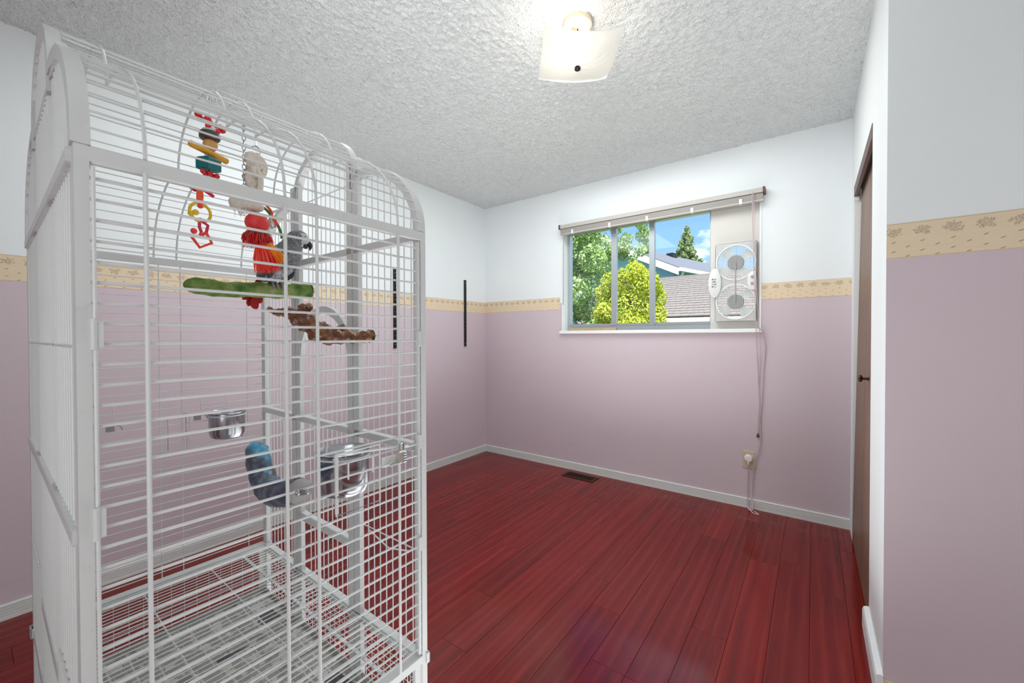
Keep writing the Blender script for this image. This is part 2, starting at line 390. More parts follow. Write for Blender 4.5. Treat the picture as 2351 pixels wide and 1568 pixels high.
# floor: one object per plank
floor = struct(boxobj('floor', (XL, YR, -.06), (XE, YB, -.0105), MAT['subfloor']))
PWD, PL = .1258, 1.22
joint = {-3: 1.321, -4: 1.60, -5: 1.79, -7: 1.076, -8: 1.376, -9: .55, -10: 1.79, -2: 2.54, -6: .62}
kx = -20
while True:
    x0 = -.255+PWD*(kx+1)-PWD; x1 = x0+PWD
    if x0 > XE: break
    if x1 > XL:
        off = joint.get(kx, random.uniform(0, PL)); y = off-PL*math.ceil((off-YR)/PL)
        while y < YB:
            a, c2_ = max(y, YR), min(y+PL, YB)
            xa, xb = max(x0, XL), min(x1, XE)
            if xa > XR and a > YN-.02: y += PL; continue
            if c2_-a > .02 and xb-xa > .01:
                g_ = .0003; bb = .0007; z1 = 0; zb = -.010; lo = (xa+g_, a+g_); hi = (xb-g_, c2_-g_)
                vs = []
                for z, i in ((zb, 0), (-.0007, 0), (z1, bb)):
                    vs += [(lo[0]+i, lo[1]+i, z), (hi[0]-i, lo[1]+i, z), (hi[0]-i, hi[1]-i, z), (lo[0]+i, hi[1]-i, z)]
                fs = [(8, 9, 10, 11)]+[(4*k+j, 4*k+(j+1) % 4, 4*k+4+(j+1) % 4, 4*k+4+j) for k in range(2) for j in range(4)]
                link('plank', MB().add(vs, fs).mesh('plank', MAT['floor']), floor)
            y += PL
    kx += 1
# fluted baseboards
def baseboard(name, p0, p1, nrm, h=.064):
    p0, p1, nrm = Vector(p0), Vector(p1), Vector(nrm)
    prof = [(0, 0), (.010, 0), (.010, .009)]
    z = .009
    for k in range(4):
        prof += [(.010, z+.0075), (.0070, z+.0085), (.0070, z+.0105), (.010, z+.0115)]; z += .0115
    prof += [(.010, h-.003), (.007, h), (0, h)]
    rings = [[p+nrm*a+Vector((0, 0, c)) for a, c in prof] for p in (p0, p1)]
    return struct(MB().loft(rings).build(name, MAT['baseboard']))
baseboard('baseboard_left', (XL, YR, 0), (XL, YB, 0), (1, 0, 0))
baseboard('baseboard_back', (XL+.010, YB, 0), (XR, YB, 0), (0, -1, 0))
b = MB(); pr = [(0, 0), (.020, 0), (.020, .066), (.016, .078), (.008, .082), (0, .082)]
b.loft([[(XR-a, y, z) for a, z in pr] for y in (YN-.012, CY0)]); struct(b.build('baseboard_right', MAT['white_trim']))
b = MB(); b.loft([[(x, YN-a*.6, z*.85) for a, z in pr] for x in (XR-.0, XE)]); struct(b.build('baseboard_near', MAT['outlet']))
# wallpaper border, a thin strip on each wall
def border(parent, p0, p1, nrm, z0=1.394, z1=1.5007):
    p0, p1, nrm = Vector(p0), Vector(p1), Vector(nrm); L = (p1-p0).length
    vs = []
    for d in (-.0005, .0009):
        for p, z in ((p0, z0), (p1, z0), (p1, z1), (p0, z1)): vs.append(p+nrm*d+Vector((0, 0, z)))
    me = MB().add(vs, [(4, 5, 6, 7), (0, 1, 5, 4), (1, 2, 6, 5), (2, 3, 7, 6), (3, 0, 4, 7)]).mesh('wallpaper_border', MAT['border'])
    u = me.uv_layers.new(name='UVMap')
    for lp in me.loops:
        k = lp.vertex_index % 4; u.data[lp.index].uv = (0 if k in (0, 3) else L, 0 if k < 2 else z1-z0)
    return link('wallpaper_border', me, parent)
border(wall_left, (XL, YR, 0), (XL, YB, 0), (1, 0, 0), 1.388, 1.495)
border(wall_back, (XL, YB, 0), (WX0-.02, YB, 0), (0, -1, 0), 1.392, 1.4985); border(wall_back, (WX1, YB, 0), (XR, YB, 0), (0, -1, 0), 1.394, 1.4995)
border(wall_near, (XR+.0004, YN, 0), (XE, YN, 0), (0, -1, 0))

# ------------------------------------------------------------------ window
win = bpy.data.objects.new('window_1', None); COL.objects.link(win); win['kind'] = 'structure'; win['label'] = 'white framed aluminium sliding window in the back wall'
b = MB(); t = .012                                            # reveal lining
b.box((WX0, YB-.004, WZ0), (WX0+t, YB+.14, WZ1)); b.box((WX1-t, YB-.004, WZ0), (WX1, YB+.14, WZ1)); b.box((WX0+t, YB-.004, WZ1-t), (WX1-t, YB+.14, WZ1))
b.build('window_frame', MAT['vinyl'], win)
b = MB(); b.box((WX0-.012, YB-.028, 1.178), (WX1+.006, YB+.14, 1.204), bev=.003); b.build('window_sill', MAT['vinyl'], win)
YF = 3.205                                                    # sliding unit
b = MB(); b.box((WX0+.012, YF, 1.204), (WX1-.012, YF+.05, 1.242)); b.box((WX0+.012, YF, 2.052), (WX1-.012, YF+.05, WZ1-.012))
b.box((WX0+.012, YF, 1.242), (WX0+.036, YF+.05, 2.052)); b.build('track_frame', MAT['alu'], win)
for x, w in ((-1.325, .022), (-1.013, .020), (-.575, .022)):
    boxobj('mullion', (x-w, YF-.004, 1.242), (x+w, YF+.03, 2.052), MAT['alu'], win, .003)
for x0, x1, y in ((-1.735, -1.345, YF+.02), (-1.305, -1.033, YF+.012), (-.993, -.596, YF+.012)):
    boxobj('sash_rail', (x0, y-.008, 1.242), (x1, y+.010, 1.262), MAT['alu'], win, .002)
    boxobj('window_pane', (x0, y, 1.262), (x1, y+.004, 2.052), MAT['glass'], win)
st = boxobj('wooden_stop_stick', (WX0+.035, YF-.020, 1.2045), (-1.30, YF-.002, 1.226), MAT['stick'], None, .003)
tag(st, 'thin wooden stop stick lying in the lower left window track', 'stick')
# filler panel above and around the fan
b = MB(); b.box((-.583, 3.1505, 1.772), (-.285, 3.165, 2.087)); b.box((-.583, 3.1505, 1.2045), (-.285, 3.165, 1.262)); b.box((-.583, 3.1505, 1.262), (-.538, 3.165, 1.772)); b.box((-.305, 3.1505, 1.262), (-.285, 3.165, 1.772))
tag(b.build('window_filler_panel', MAT['panelwood']), 'off-white filler board in the right part of the window, around the twin fan', 'panel')
# twin window fan
FX, FYB, FYF = -.4205, 3.149, 3.100
fan = thing('window_fan', 'white twin window fan with two round grilles at the right of the window', 'fan', (FX, 3.150, 1.204))
def fl(x, y, z): return (x-FX, y-3.150, z-1.204)
x0, x1, z0, z1 = -.546, -.297, 1.255, 1.785; RF = .117; zc = (1.387, 1.652)
b = MB()                                                     # face plate with two round holes: ring fans of quads to a grid
NS = 48
def plate_cell(cx, cz, ax0, ax1, az0, az1, yf, yb):
    ro, ri = [], []
    for j in range(NS):
        a = 2*PI*j/NS; ca, sa = math.cos(a), math.sin(a)
        tx = (ax1-cx)/ca if ca > 1e-6 else ((ax0-cx)/ca if ca < -1e-6 else 1e9); tz = (az1-cz)/sa if sa > 1e-6 else ((az0-cz)/sa if sa < -1e-6 else 1e9)
        q = min(tx, tz); ro.append((cx+ca*q, cz+sa*q)); ri.append((cx+ca*RF, cz+sa*RF))
    vs = [fl(x, yf, z) for x, z in ro]+[fl(x, yf, z) for x, z in ri]+[fl(x, yb, z) for x, z in ri]
    fs = [(j, (j+1) % NS, NS+(j+1) % NS, NS+j) for j in range(NS)]+[(NS+j, NS+(j+1) % NS, 2*NS+(j+1) % NS, 2*NS+j) for j in range(NS)]
    b.add(vs, fs)
zm = sum(zc)/2
plate_cell(FX, zc[0], x0, x1, z0, zm, FYF+.008, FYB); plate_cell(FX, zc[1], x0, x1, zm, z1, FYF+.008, FYB)
for lo, hi in (((x0, FYF+.008, z0), (x0+.002, FYB, z1)), ((x1-.002, FYF+.008, z0), (x1, FYB, z1)), ((x0, FYF+.008, z0), (x1, FYB, z0+.002)), ((x0, FYF+.008, z1-.002), (x1, FYB, z1))):
    b.box(fl(*lo), fl(*hi))
b.build('housing', MAT['plastic'], fan)
b = MB(); k = 40
for i in range(k):
    x = x0+.004+(x1-x0-.008)*i/(k-1); b.box(fl(x-.0006, FYF+.002, z0+.004), fl(x+.0006, FYF+.006, z1-.004))
tag(b.build('front_grille', MAT['plastic'], fan), kind='stuff')
for cz in zc:
    hb = MB().lathe([(.001, -.010), (.046, -.010), (.050, -.005), (.050, .012), (.001, .012)], T(*fl(FX, FYF+.018, cz)) @ rot('X', -PI/2)).build('motor_hub', MAT['greyplastic'], fan, True)
    for i in range(4):
        b = MB(); a0 = 2*PI*i/4+.3; rings = []
        for j in range(6):
            a = a0+.7*j/5; dy = .020+.022*j/5
            rings.append([fl(FX+math.cos(a)*r_, FYF+dy+(0 if r_ < .05 else .004), cz+math.sin(a)*r_) for r_ in (.048, .080, .110)])
        b.loft(rings, closed=False, cap=False); b.build('blade', MAT['blade'], hb, True)
    b = MB()
    for r_ in (.06, .085, .105): b.tube([fl(FX+math.cos(2*PI*j/28)*r_, FYB-.004, cz+math.sin(2*PI*j/28)*r_) for j in range(28)], .0008, 4, closed=True)
    for j in range(16):
        a = 2*PI*j/16; b.tube([fl(FX+math.cos(a)*.036, FYB-.004, cz+math.sin(a)*.036), fl(FX+math.cos(a)*RF, FYB-.004, cz+math.sin(a)*RF)], .0008, 4)
    tag(b.build('rear_grille', MAT['plastic'], fan), kind='stuff')
    MB().lathe([(RF-.004, 0), (RF+.004, 0), (RF+.004, -.006), (RF-.002, -.007), (RF-.004, 0)], T(*fl(FX, FYF+.008, cz)) @ rot('X', -PI/2), 40, False).build('ring_trim', MAT['vinyl'], fan, True)
boxobj('center_bar', fl(FX-.003, FYF-.003, zc[0]), fl(FX+.003, FYF+.002, zc[1]), MAT['greyplastic'], fan)
def lobe(name, cx, pts, yf, parent):
    rings = [[fl(x, y, z) for x, z in pts] for y in (FYF+.010, yf)]
    cxm = sum(p[0] for p in pts)/len(pts); czm = sum(p[1] for p in pts)/len(pts)
    rings.append([fl(cxm+(x-cxm)*.86, yf-.004, czm+(z-czm)*.90) for x, z in pts])
    return MB().loft(rings).build(name, MAT['plastic'], parent, True)
pts = [(-.577, 1.52+.098*math.cos(a)) if False else (-.548+(.043 if math.sin(a) > 0 else .037)*math.sin(a), 1.520+.100*math.cos(a)) for a in [2*PI*j/28 for j in range(28)]]
cp = lobe('control_panel', 0, pts, FYF-.012, fan)
for r_ in range(4):
    for q in range(3):
        boxobj('button', fl(-.562+q*.010, FYF-.019, 1.492+r_*.017), fl(-.556+q*.010, FYF-.014, 1.499+r_*.017), MAT['greyplastic'] if (r_+q) % 3 else MAT['black'], cp)
pts = [(-.318+.033*-abs(math.sin(a)) if math.sin(a) < 0 else -.300, 1.520+.062*math.cos(a)) for a in [2*PI*j/28 for j in range(28)]]
sp_ = lobe('side_panel', 0, pts, FYF-.008, fan)
for z in (1.545, 1.502): MB().lathe([(.001, 0), (.009, 0), (.008, .008), (.001, .008)], T(*fl(-.322, FYF-.012, z)) @ rot('X', PI/2), 14).build('dial', MAT['greyplastic'], sp_, True)
YC = YB-.010
cpts = [(-.302, 3.098, 1.259), (-.285, 3.085, 1.215), (-.258, 3.085, 1.173), (-.248, YC, 1.073), (-.258, YC, .93), (-.266, YC, .729), (-.275, YC, .599), (-.272, YC, .47), (-.284, YC, .39), (-.300, YC, .336), (-.300, YC, .30), (-.312, YC, .246), (-.318, YC, .12), (-.318, YC-.012, .075), (-.322, 3.09, .03), (-.315, 3.05, .004), (-.272, 3.03, .004), (-.296, 3.06, .006), (-.335, 3.09, .010), (-.330, 3.10, .060), (-.318, 3.10, .062), (-.312, 3.06, .012), (-.338, 3.085, .012), (-.346, YC-.002, .08), (-.345, YC, .12), (-.342, YC, .22), (-.340, YC-.010, .29), (-.340, YC-.020, .318)]
MB().tube([fl(*p) for p in smoothpath(cpts, 5)], .0032, 6).build('power_cord', MAT['cord'], fan, True)
b = MB(); b.lathe([(.001, 0), (.022, 0), (.026, .006), (.026, .016), (.020, .024), (.001, .026)], T(*fl(-.340, YB-.006, .336)) @ rot('X', PI/2), 18)
b.tube([fl(-.340, YC-.012, .322), fl(-.340, YC-.016, .296)], [.010, .005], 8); b.build('plug', MAT['whitecord'], fan, True)
# outlet
ot = thing('wall_outlet', 'beige wall outlet plate below the window with a round white plug in it', 'outlet', (-.3405, YB, .324))
b = MB(); b.box((-.036, -.005, -.058), (.036, 0, .058), bev=.002); b.build('cover_plate', MAT['outlet'], ot)
for z in (.020, -.020): MB().lathe([(.001, 0), (.016, 0), (.015, .0015), (.001, .0015)], T(0, -.005, z) @ rot('X', PI/2), 14).build('receptacle', MAT['outlet'], ot)
# blind
bl = thing('mini_blind', 'grey metal mini blind pulled up to the top of the window', 'blind', (-1.0, YB, 2.02))
def bp(x, y, z): return (x+1.0, y-YB, z-2.02)
b = MB(); b.box(bp(-1.757, 3.064, 2.082), bp(-.262, 3.124, 2.113), bev=.002); b.build('headrail', MAT['blind'], bl)
for x in (-1.768, -.262): boxobj('end_cap', bp(x, 3.060, 2.078), bp(x+.013, 3.1255, 2.116), MAT['blindcap'], bl, .001)
b = MB()
for i in range(12):
    z = 2.044+i*.0031; y = 3.072
    b.loft([[bp(x, y+dy, z+c_) for dy, c_ in ((0, 0), (.012, .0022), (.025, 0), (.025, -.0020), (.012, .0002), (0, -.0020))] for x in (-1.757, -.262)])
tag(b.build('slat_stack', MAT['blind'], bl), kind='stuff')
b = MB(); b.box(bp(-1.757, 3.071, 2.028), bp(-.258, 3.098, 2.042), bev=.003); b.build('bottom_rail', MAT['blind'], bl)
for x in (-1.64, -1.307, -1.009, -.690, -.388):
    b = MB(); b.box(bp(x-.009, 3.068, 2.024), bp(x+.009, 3.0705, 2.062)); b.box(bp(x-.009, 3.068, 2.0245), bp(x+.009, 3.090, 2.0275)); b.build('cord_clip', MAT['plastic'], bl)
MB().tube([bp(-1.722, 3.066, 2.085), bp(-1.722, 3.062, 2.05), bp(-1.722, 3.060, 1.426)], [.002, .003, .0035], 6).build('tilt_wand', MAT['greyplastic'], bl)
b = MB(); b.tube([bp(*p) for p in smoothpath([(-.320, 3.062, 2.09), (-.315, 3.062, 1.8), (-.305, 3.065, 1.45), (-.296, 3.06, 1.24), (-.296, 3.085, 1.13), (-.291, YC, .97), (-.288, YC, .871), (-.280, YC, .72), (-.285, YC, .60), (-.287, YC, .505)])], .0026, 6)
b.tube([bp(*p) for p in smoothpath([(-.312, 3.062, 2.09), (-.300, 3.062, 1.6), (-.280, 3.062, 1.24), (-.276, 3.08, 1.15), (-.274, YC, 1.0), (-.284, YC, .80), (-.278, YC, .70), (-.283, YC, .505)])], .0018, 6)
b.build('lift_cord', MAT['cord'], bl, True)
MB().lathe([(.002, .022), (.005, .016), (.009, .002), (.008, -.006), (.001, -.007)], T(*bp(-.287, YC, .490)), 10).build('tassel', MAT['blindcap'], bl, True)
# closet door, header track
door = bpy.data.objects.new('door_1', None); COL.objects.link(door); door['kind'] = 'structure'; door.location = (XR+.030, 0, 0); door['label'] = 'brown wood-veneer closet door seen edge-on in the right wall'
door.rotation_euler = (0, math.atan2(.030, 2.0), 0)
boxobj('door_slab', (-.030, CY0+.40, .012), (.0, CY1-.016, 1.972), MAT['veneer'], door, .002)
boxobj('door_slab', (-.030, CY0+.006, .012), (.0, CY0+.394, 1.972), MAT['veneer'], door, .002)
b = MB(); mm = T(-.030, 2.35, .965) @ rot('Y', -PI/2)
b.lathe([(.001, 0), (.010, 0), (.006, .004), (.005, .020), (.014, .024), (.016, .030), (.012, .036), (.001, .037)], mm, 14); b.build('door_knob', MAT['brass'], door, True)
b = MB(); b.box((XR-.002, CY0, CZ-.055), (XR+.012, CY1, CZ)); b.box((XR+.012, CY0, CZ-.012), (XR+.09, CY1, CZ)); struct(b.build('trim_2', MAT['track']))
boxo = boxobj('trim_3', (XR-.002, CY1-.012, CZ-.078), (XR+.02, CY1+.004, CZ-.056), MAT['white_trim']); struct(boxo)
# black slotted shelf standards on the left wall
def standard(y, z0, z1, label):
    t_ = thing('shelf_standard', label, 'shelf bracket rail', (XL, y, z0), 0, 'black shelf standards on the left wall')
    b = MB(); L = z1-z0
    b.box((0, -.012, 0), (.002, .012, L)); b.box((.002, -.012, 0), (.011, -.009, L)); b.box((.002, .009, 0), (.011, .012, L))
    k = int(L/.032); zz_ = 0
    for i in range(k+1):
        za = i*L/(k+1); zb_ = za+.017; b.box((.009, -.009, za), (.011, .009, zb_)); b.box((.009, -.0022, zb_), (.011, .0022, (i+1)*L/(k+1)))
    b.build('slotted_rail', MAT['black'], t_)
    for z in (.03, L-.03): MB().lathe([(.001, 0), (.004, 0), (.003, .002), (.001, .002)], T(.0112, 0, z) @ rot('Y', PI/2), 8).build('screw', MAT['zinc'], t_)
standard(2.821, 1.063, 1.690, 'black slotted shelf rail on the left wall, nearest the back corner')
standard(2.016, 1.063, 1.688, 'black slotted shelf rail on the left wall, seen through the cage bars')
# floor register
fr = thing('floor_register', 'brown metal floor register by the back baseboard', 'vent', (-1.53, 2.995, 0), -.02)
b = MB(); b.box((-.140, -.058, 0), (.140, -.040, .005)); b.box((-.140, .040, 0), (.140, .058, .005)); b.box((-.140, -.040, 0), (-.120, .040, .005)); b.box((.120, -.040, 0), (.140, .040, .005)); b.build('rim', MAT['register'], fr)
boxobj('duct_shade', (-.120, -.040, .0002), (.120, .040, .0008), MAT['dark'], fr)  # flat black sheet painted as the shade below the louvers
b = MB(); b.box((-.120, -.0015, .001), (.120, .0015, .005))
for i in range(26):
    x = -.115+i*.0092
    for s_ in (-1, 1): b.add([(x-.0015, s_*.039, .001), (x+.0015, s_*.039, .001), (x+.004, s_*.039, .0045), (x+.001, s_*.039, .0045), (x-.0015, s_*.003, .001), (x+.0015, s_*.003, .001), (x+.004, s_*.003, .0045), (x+.001, s_*.003, .0045)], [(0, 1, 2, 3), (4, 7, 6, 5), (0, 4, 5, 1), (1, 5, 6, 2), (2, 6, 7, 3), (3, 7, 4, 0)])
tag(b.build('louver', MAT['register'], fr), kind='stuff')
# ceiling light
LX, LY = -.778, 1.503
cl = thing('ceiling_light', 'ceiling light with bent square frosted glass shade and dark finial, lit', 'ceiling light', (LX, LY, H), .64)
MB().lathe([(.001, 0), (.058, 0), (.060, -.010), (.058, -.022), (.050, -.028), (.046, -.024), (.001, -.022)], None, 32).build('canopy', plain('cream_canopy', (236, 218, 190), .4), cl, True)
MB().lathe([(.001, -.022), (.016, -.024), (.016, -.05), (.001, -.05)], T(-.02, .018, 0), 14).build('socket', MAT['plastic'], cl, True)
BU = (-.035, -.045, -.118)
MB().tube([(-.02, .0, -.045), (-.034, -.042, -.095)], .013, 10).build('socket_arm', MAT['plastic'], cl, True)
MB().ball(BU, .028, 16, 10).build('bulb', MAT['bulb'], cl, True)
b = MB(); N = 15; hs_ = .150
def shz(i, j):
    x, y = (i/(N-1)*2-1), (j/(N-1)*2-1); return -.183+.030*max(abs(x), abs(y))**2.2+.018*(x*x*y*y)
top = [(hs_*(i/(N-1)*2-1), hs_*(j/(N-1)*2-1), shz(i, j)+.004) for j in range(N) for i in range(N)]; bot = [(x, y, z-.005) for x, y, z in top]
fs = [(j*N+i, j*N+i+1, (j+1)*N+i+1, (j+1)*N+i) for j in range(N-1) for i in range(N-1)]; n2 = N*N
fs2 = [tuple(n2+k for k in f[::-1]) for f in fs]
rim = [j for j in range(N)]+[j*N+N-1 for j in range(1, N)]+[(N-1)*N+i for i in range(N-2, -1, -1)]+[j*N for j in range(N-2, 0, -1)]
fs3 = [(rim[k], n2+rim[k], n2+rim[(k+1) % len(rim)], rim[(k+1) % len(rim)]) for k in range(len(rim))]
sh = b.add(top+bot, fs+fs2+fs3).build('glass_shade', MAT['frost'], cl, True)
# etched feather strokes on the shade
b = MB()
for k, (x0_, y0_, x1_, y1_, bend) in enumerate([(.01, .0, .075, -.075, .012), (.012, .003, .085, -.066, -.010), (.016, .01, .10, -.02, .010), (.016, .012, .07, .012, .004), (.014, .018, .065, .026, .004), (.05, -.02, .115, -.075, .006), (.085, .0, .12, -.045, .008)]):
    pt = []
    for q in range(7):
        t_ = q/6; x = x0_+(x1_-x0_)*t_+bend*math.sin(PI*t_)*.7; y = y0_+(y1_-y0_)*t_+bend*math.sin(PI*t_)*.7
        u_, v_ = x/hs_, y/hs_; pt.append((x, y, -.183+.030*max(abs(u_), abs(v_))**2.2+.018*(u_*u_*v_*v_)-.0015))
    b.tube(pt, [.0008, .0014, .0018, .0018, .0016, .0012, .0006], 5)
b.build('etched_pattern', MAT['vinyl'], sh)
MB().tube([(0, 0, -.03), (0, 0, -.185)], .003, 6).build('stem', MAT['brass'], cl)
MB().lathe([(.001, -.182), (.010, -.183), (.013, -.188), (.012, -.195), (.006, -.199), (.001, -.200)], None, 14).build('finial', plain('dark_bronze', (38, 24, 20), .3, .6), cl, True)
a_ = .64; ca, sa = math.cos(a_), math.sin(a_)
pl_ = light('bulb_light', 'POINT', (LX+ca*BU[0]-sa*BU[1], LY+sa*BU[0]+ca*BU[1], H+BU[2]), 9.5, (1, .94, .86), .03)

# ------------------------------------------------------------------ bird cage  (local axes: x = s along the near side, y = t across, z up)
OX, OY, AN = -.8155, .0903, .0153
CA, CB = .6206, .9793
RZ = PI/2-AN
def C2W(s, t, z): return (OX+math.sin(AN)*s-math.cos(AN)*t, OY+math.cos(AN)*s+math.sin(AN)*t, z)
cage = thing('bird_cage', 'large white wire parrot cage with a domed top, in the left foreground', 'cage', (OX, OY, 0), RZ)
ZB, ZT, ZM = .326, 1.424, .866                                # bottom rail, top beam, middle rail
def prof_z(t):
    t = min(t, CB-t)
    if t < .295: u = (.295-max(t, 0))/.295; return ZT+.225*math.sqrt(max(0, 1-u*u))
    u = (t-.4896)/.1946; return ZT+.221+.140*math.sqrt(max(0, 1-u*u))
EN = MAT['enamel']
def cpart(name, lo, hi, bev=.002, parent=None, m=None): return boxobj(name, lo, hi, m or EN, parent or cage, bev)
PS, PT = .0155, .030                                          # post section
for s0 in (0, CA-PS):
    for t0 in (0, CB-PT):
        cpart('corner_post', (s0, t0, .11), (s0+PS, t0+PT, ZT))
        cx, cy = s0+PS/2, t0+PT/2                            # castor under each post
        cst = MB().lathe([(.001, .111), (.012, .111), (.013, .098), (.006, .090), (.001, .09)], T(cx, cy, 0), 12).build('castor', MAT['zinc'], cage, True)
        MB().lathe([(.004, -.011), (.030, -.011), (.034, -.006), (.034, .006), (.030, .011), (.004, .011)], T(cx+.012, cy, .034) @ rot('X', PI/2), 20).build('wheel', MAT['rubber'], cst, True)
        MB().box((cx-.004, cy-.018, .03), (cx+.026, cy-.013, .098)).box((cx-.004, cy+.013, .03), (cx+.026, cy+.018, .098)).build('fork', MAT['zinc'], cst)
# inner leg strips and corner lugs
for s0, d in ((.012, 1), (CA-.012-.024, -1)):
    for t0 in (.004, CB-.016): cpart('leg_strip', (s0, t0, .10), (s0+.024, t0+.012, ZB-.014), .001)
for s0 in (-.006, CA-.004):
    for t0 in (-.004, CB-.026): MB().box((s0, t0, .302), (s0+.010, t0+.003, .328)).box((s0+.0, t0+.027, .302), (s0+.010, t0+.030, .328)).box((s0 if s0 < 0 else s0+.007, t0, .302), ((s0 if s0 < 0 else s0+.007)+.003, t0+.030, .328)).build('corner_lug', EN, cage)
for t0, t1, w in ((0, .014, 1), (CB-.014, CB, 1)):
    cpart('top_beam', (PS, t0, 1.400), (CA-PS, t1, ZT))
for t0 in (0, CB-.026): cpart('bottom_rail', (PS, t0, .306), (CA-PS, t0+.026, .329))
for s0 in (0, CA-.022):
    cpart('end_top_rail', (s0-(.005 if s0 == 0 else 0), PT, 1.402), (s0+.022, CB-PT, ZT)); cpart('end_middle_rail', (s0-(.004 if s0 == 0 else 0), PT, .855), (s0+.022, CB-PT, .877)); cpart('end_bottom_rail', (s0, PT, .300), (s0+.024, CB-PT, .326))
    cpart('end_low_rail', (s0, .322, .506), (s0+.022, .657, .534))
    for tm in (.306, .6733):
        b = MB(); sh_ = s0+(.0065 if s0 == 0 else .0)
        b.box((sh_, tm-.031, .10), (sh_+.014, tm-.003, prof_z(tm)-.004), bev=.002); b.box((sh_, tm+.003, .10), (sh_+.014, tm+.031, prof_z(tm)-.004), bev=.002); b.box((sh_+.004, tm-.004, .10), (sh_+.010, tm+.004, prof_z(tm)-.004))
        b.build('mullion', EN, cage)
    # arched frame bands
    sd = (1, 0, 0); w0, w1 = (s0-.003, s0+.017) if s0 == 0 else (s0, s0+.022)
    A = [(0, t, prof_z(t)) for t in [.295*(1-math.cos(PI/2*i/14)) for i in range(15)]]
    MB().sweep(A, (.022, w0, w1), sd).build('side_arch', EN, cage, True)
    A2 = [(0, CB-t, z) for _, t, z in A][::-1]
    MB().sweep(A2, (.022, w0, w1), sd).build('side_arch', EN, cage, True)
    A3 = [(0, .4896-.1946*math.cos(PI*i/24), ZT+.221+.140*math.sin(PI*i/24)) for i in range(25)]
    MB().sweep([(0, A3[0][1], 1.60)]+A3+[(0, A3[-1][1], 1.60)], (.022, w0, w1), sd).build('dome_arch', EN, cage, True)
    # nest-door arch between the mullions
    A4 = [(0, .4896-.176*math.cos(PI*i/20), 1.085+.170*math.sin(PI*i/20)) for i in range(21)]
    MB().sweep(A4, (.026, s0+(.008 if s0 == 0 else .002), s0+.018), sd).build('nest_door_arch', EN, cage, True)
WR = MAT['wire']
def wire_mesh(name, L, r, n=7):
    me = MB().tube([(0, 0, 0), (L, 0, 0)], r, n).mesh(name, WR); shade(me); return me
def place(name, me, loc, ry=0, parent=None):
    o = link(name, me, parent or cage); o.location = loc; o.rotation_euler = (0, ry, 0); return o
RW = .0017
# front and back wires along s
mF = wire_mesh('front_wire', CA-.016, .0024); mB_ = wire_mesh('back_wire', CA-.016, .0015)
zs = []
z = 1.3794
while z > .345: zs.append(z); z -= .0294
for z in zs:
    place('front_wire', mF, (.008, .005, z)); place('back_wire', mB_, (.008, CB-.006, z))
mV = wire_mesh('front_upright_wire', 1.402-.328, .0033)
for s_ in (.0745, .2757, .3365, .5357): place('front_upright_wire', mV, (s_, -.0005, 1.402), PI/2)
mV2 = wire_mesh('back_upright_wire', 1.402-.328, .0016)
for s_ in (.0745, .2866, .3458, .5516): place('back_upright_wire', mV2, (s_, CB-.003, 1.402), PI/2)
# end wires along z
for s0, nm in ((.0035, 'near_end_wire'), (CA-.0035, 'far_end_wire')):
    t_ = .0529
    while t_ < CB-.03:
        if nm[0] == 'n' or min(abs(t_-.306), abs(t_-.6733)) > .036:
            L = prof_z(t_)-.008-.31
            place(nm, wire_mesh(nm, L, .0021 if nm[0] == 'n' else .0016, 6), (s0, t_, prof_z(t_)-.008), PI/2)
        t_ += .0293
    for z, ta, tb in ((1.141, .03, .275), (1.141, .704, CB-.03), (1.622, .20, .78), (.590, .03, .275), (.590, .704, CB-.03), (1.141, .337, .642)):
        o = place('end_cross_wire', wire_mesh('end_cross_wire', tb-ta, .0018), (s0-(.0035 if nm[0] == 'n' else .004), ta, z)); o.rotation_euler = (0, 0, PI/2)
# roof wires along s, spaced along the profile
samp = [(t, prof_z(t)) for t in np.linspace(0, CB, 1600)]
acc = 0; last = samp[0]; nxt = .026
mR = wire_mesh('roof_wire', CA-.024, .0017, 6)
for p in samp[1:]:
    acc += math.hypot(p[0]-last[0], p[1]-last[1]); last = p
    if acc >= nxt: place('roof_wire', mR, (.012, p[0], p[1]-.004)); nxt += .0295
for s_ in (.0745, .2757, .3365, .5357):
    pts = [(s_, t, prof_z(t)) for t in [.295*(1-math.cos(PI/2*i/10)) for i in range(11)]]
    dome = [(s_, .4896-.1946*math.cos(PI*i/18), ZT+.221+.140*math.sin(PI*i/18)) for i in range(19)]
    pts = pts+dome[1:]+[(s_, CB-p[1], p[2]) for p in pts[::-1]][1:]
    MB().tube(pts, .0028, 7).build('roof_hoop', WR, cage, True)
MB().tube([(.318, .505, 1.78), (.318, .505, 1.812), (.318, .47, 1.816), (.43, .47, 1.816), (.43, .505, 1.812), (.43, .505, 1.78)], .0016, 6).build('roof_door_handle', WR, cage, True)
# flat inner frame at the far side of the front door, hinges
fd = MB().tube([(.0187, .0, 1.395), (.0187, .0, .335)], .0026, 7).build('front_door_frame', WR, cage, True)
boxobj('frame_bar', (.5950, .001, .335), (.6020, .010, 1.395), EN, fd, .001)
for z0, z1 in ((1.139, 1.178), (.869, .911)):
    MB().box((.012, -.006, z0), (.0265, .002, z1), bev=.002).tube([(.0165, -.005, z0-.002), (.0165, -.005, z1+.002)], .004, 8).build('hinge', EN, cage)
for z0, z1 in ((1.130, 1.168), (.868, .903), (.605, .640)): MB().box((.5925, -.004, z0), (.6035, .006, z1), bev=.001).build('latch_bracket', EN, cage)
